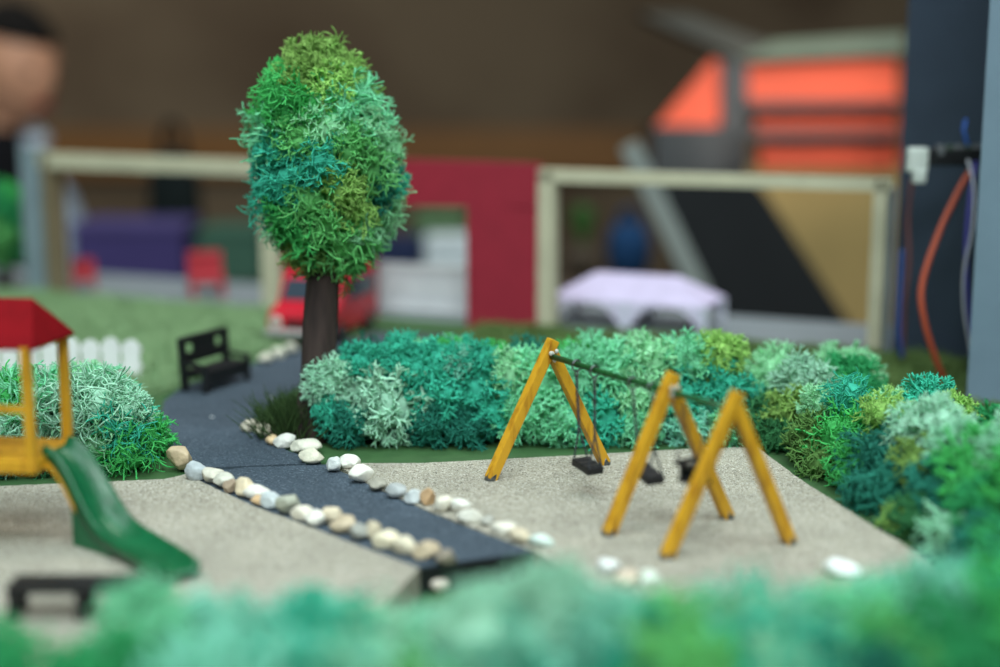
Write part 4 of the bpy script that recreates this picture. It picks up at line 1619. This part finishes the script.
# clothes: slightly larger skinned shells
tn = [(L(0, 0.20, -0.72), (0.185, 0.155)), (L(0, 0.18, -0.58), (0.175, 0.145)), (L(0, 0.125, -0.38), (0.19, 0.15)), (L(0, 0.08, -0.24), (0.145, 0.115)), (L(0, 0.048, -0.16), (0.085, 0.085)), (L(0, 0.03, -0.09), (0.07, 0.07))]
skin_mesh('black_top', tn, [(0, 1), (1, 2), (2, 3), (3, 4), (4, 5)], M['cloth'], per, 2, col=lin(24, 24, 27))
for s in (-1, 1):
    jn = [(L(s * 0.085, 0.13, -0.68), (0.11, 0.15)), (L(s * 0.085, 0.115, -0.5), (0.105, 0.14)), (L(s * 0.09, 0.09, -0.33), (0.10, 0.135)), (L(s * 0.105, 0.075, -0.235), (0.075, 0.085)),
          (L(s * 0.16, 0.09, -0.265), 0.072), (L(s * 0.222, 0.06, -0.50), 0.058), (L(s * 0.145, -0.11, -0.567), 0.042)]
    skin_mesh('jacket', jn, [(i, i + 1) for i in range(6)], M['cloth'], per, 2, col=lin(186, 204, 226))
cp_ = [L(0.085 * math.cos(t), 0.05 - 0.085 * math.sin(t), -0.125 - 0.02 * math.sin(t)) for t in [PI * (k / 12 * 1.5 - 1.0) for k in range(13)]]
cb = MB()
cb.tube(cp_, [0.018] * 13, 8)
cb.build('collar', M['cloth'], per, True, col=lin(200, 210, 224))
gn = [(L(0, 0.20, -0.76), (0.17, 0.13))]
ge = []
for s in (-1, 1):
    i0 = len(gn)
    gn += [(L(s * 0.10, 0.14, -0.79), 0.112), (L(s * 0.13, -0.25, -0.75), 0.085), (L(s * 0.13, -0.205, -1.08), 0.062)]
    ge += [(0, i0), (i0, i0 + 1), (i0 + 1, i0 + 2)]
skin_mesh('trousers', gn, ge, M['cloth'], per, 2, col=lin(44, 48, 66))
for s in (-1, 1):
    MB().ell(L(s * 0.135, -0.26, -1.137), (0.045, 0.12, 0.045), 16, 10, rotp, fn=lambda v: Vector((v.x, v.y, max(v.z, -.7)))).build('shoe', M['matte'], per, True, col=lin(40, 40, 44))
chx = thing('chair', 'dark chair the seated person sits on', 'chair', L(0, 0.2, 0) + Vector((0, 0, FL - hc.z)))
seat_z = -0.90
MB().box(L(0, 0.16, seat_z + 0.0), (0.44, 0.44, 0.04), rotp, 0.01).build('seat', M['matte'], chx, col=lin(50, 46, 44))
MB().box(L(0, 0.40, seat_z + 0.32), (0.42, 0.03, 0.34), rotp, 0.01).build('backrest', M['matte'], chx, col=lin(50, 46, 44))
for sx in (-1, 1):
    for y in (-0.03, 0.37):
        p = L(sx * 0.2, y, seat_z)
        ztop = p.z if y < 0 else L(0, 0, seat_z + 0.46).z
        MB().bar(Vector((p.x, p.y, FL)), Vector((p.x, p.y, ztop)), 0.03, 0.03, 0.004).build('leg', M['metal'], chx)

# ------------------------------------------------------------------ light


def area(name, loc, size, sy, power, col, aim=None):
    l = bpy.data.lights.new(name, 'AREA')
    l.shape = 'RECTANGLE'
    l.size, l.size_y = size, sy
    l.energy = power
    l.color = col
    o = bpy.data.objects.new(name, l)
    COL.objects.link(o)
    o.location = loc
    if aim is not None:
        o.rotation_euler = (Vector(aim) - Vector(loc)).to_track_quat('-Z', 'Y').to_euler()
    return o


area('ceiling_lamp_over_model', (-0.05, 0.2, 1.85), 2.2, 1.1, 56, (0.83, 1.0, 1.02), (0.0, 0.75, 0))
area('front_fill', (0.1, -1.7, 1.9), 1.6, 0.6, 68, (0.88, 1.0, 1.0), (0.0, 0.9, 0.0))  # added fill from behind the camera, brightens upright faces and moss fronts
area('far_fill', (0.35, 1.75, 2.05), 1.4, 0.5, 26, (1.0, 0.98, 0.94))  # added fill over the far part, lifts the white fence and stall
sl_ = bpy.data.lights.new('panel_fill_spot', 'SPOT')  # added spot, no fitting of the stall, brightens the orange panels
sl_.energy = 30
sl_.spot_size = math.radians(17)
sl_.spot_blend = 0.6
sl_.shadow_soft_size = 0.05
sl_.color = (1.0, 0.93, 0.85)
so_ = bpy.data.objects.new('panel_fill_spot', sl_)
COL.objects.link(so_)
so_.location = (0.62, 0.95, 0.48)
so_.rotation_euler = (sp(790, 105) - so_.location).to_track_quat('-Z', 'Y').to_euler()
area('added_wall_light', (-2.0, 3.3, 1.7), 0.5, 0.4, 20, (1.0, 0.95, 0.86), (-1.3, 4.6, 0.7))  # added light, makes the back wall paler at upper left
w = bpy.data.worlds.new('World')
sc.world = w
w.use_nodes = True
w.node_tree.nodes['Background'].inputs[0].default_value = (0.6, 0.65, 0.7, 1)
w.node_tree.nodes['Background'].inputs[1].default_value = 0.11

# ------------------------------------------------------------------ camera
cam = bpy.data.cameras.new('camera')
co = bpy.data.objects.new('camera', cam)
COL.objects.link(co)
co.location = CAM
co.rotation_euler = (PI / 2 - TH, 0, 0)
cam.lens = 50
cam.sensor_width = 36
cam.clip_start = 0.01
cam.clip_end = 50
cam.dof.use_dof = True
cam.dof.focus_distance = 0.745
cam.dof.aperture_fstop = 2.35
sc.camera = co
sc.view_settings.view_transform = 'Standard'
sc.view_settings.look = 'None'
sc.view_settings.gamma = 1
sc.view_settings.use_curve_mapping = False
sc.view_settings.exposure = -0.3
sc.cycles.use_denoising = True
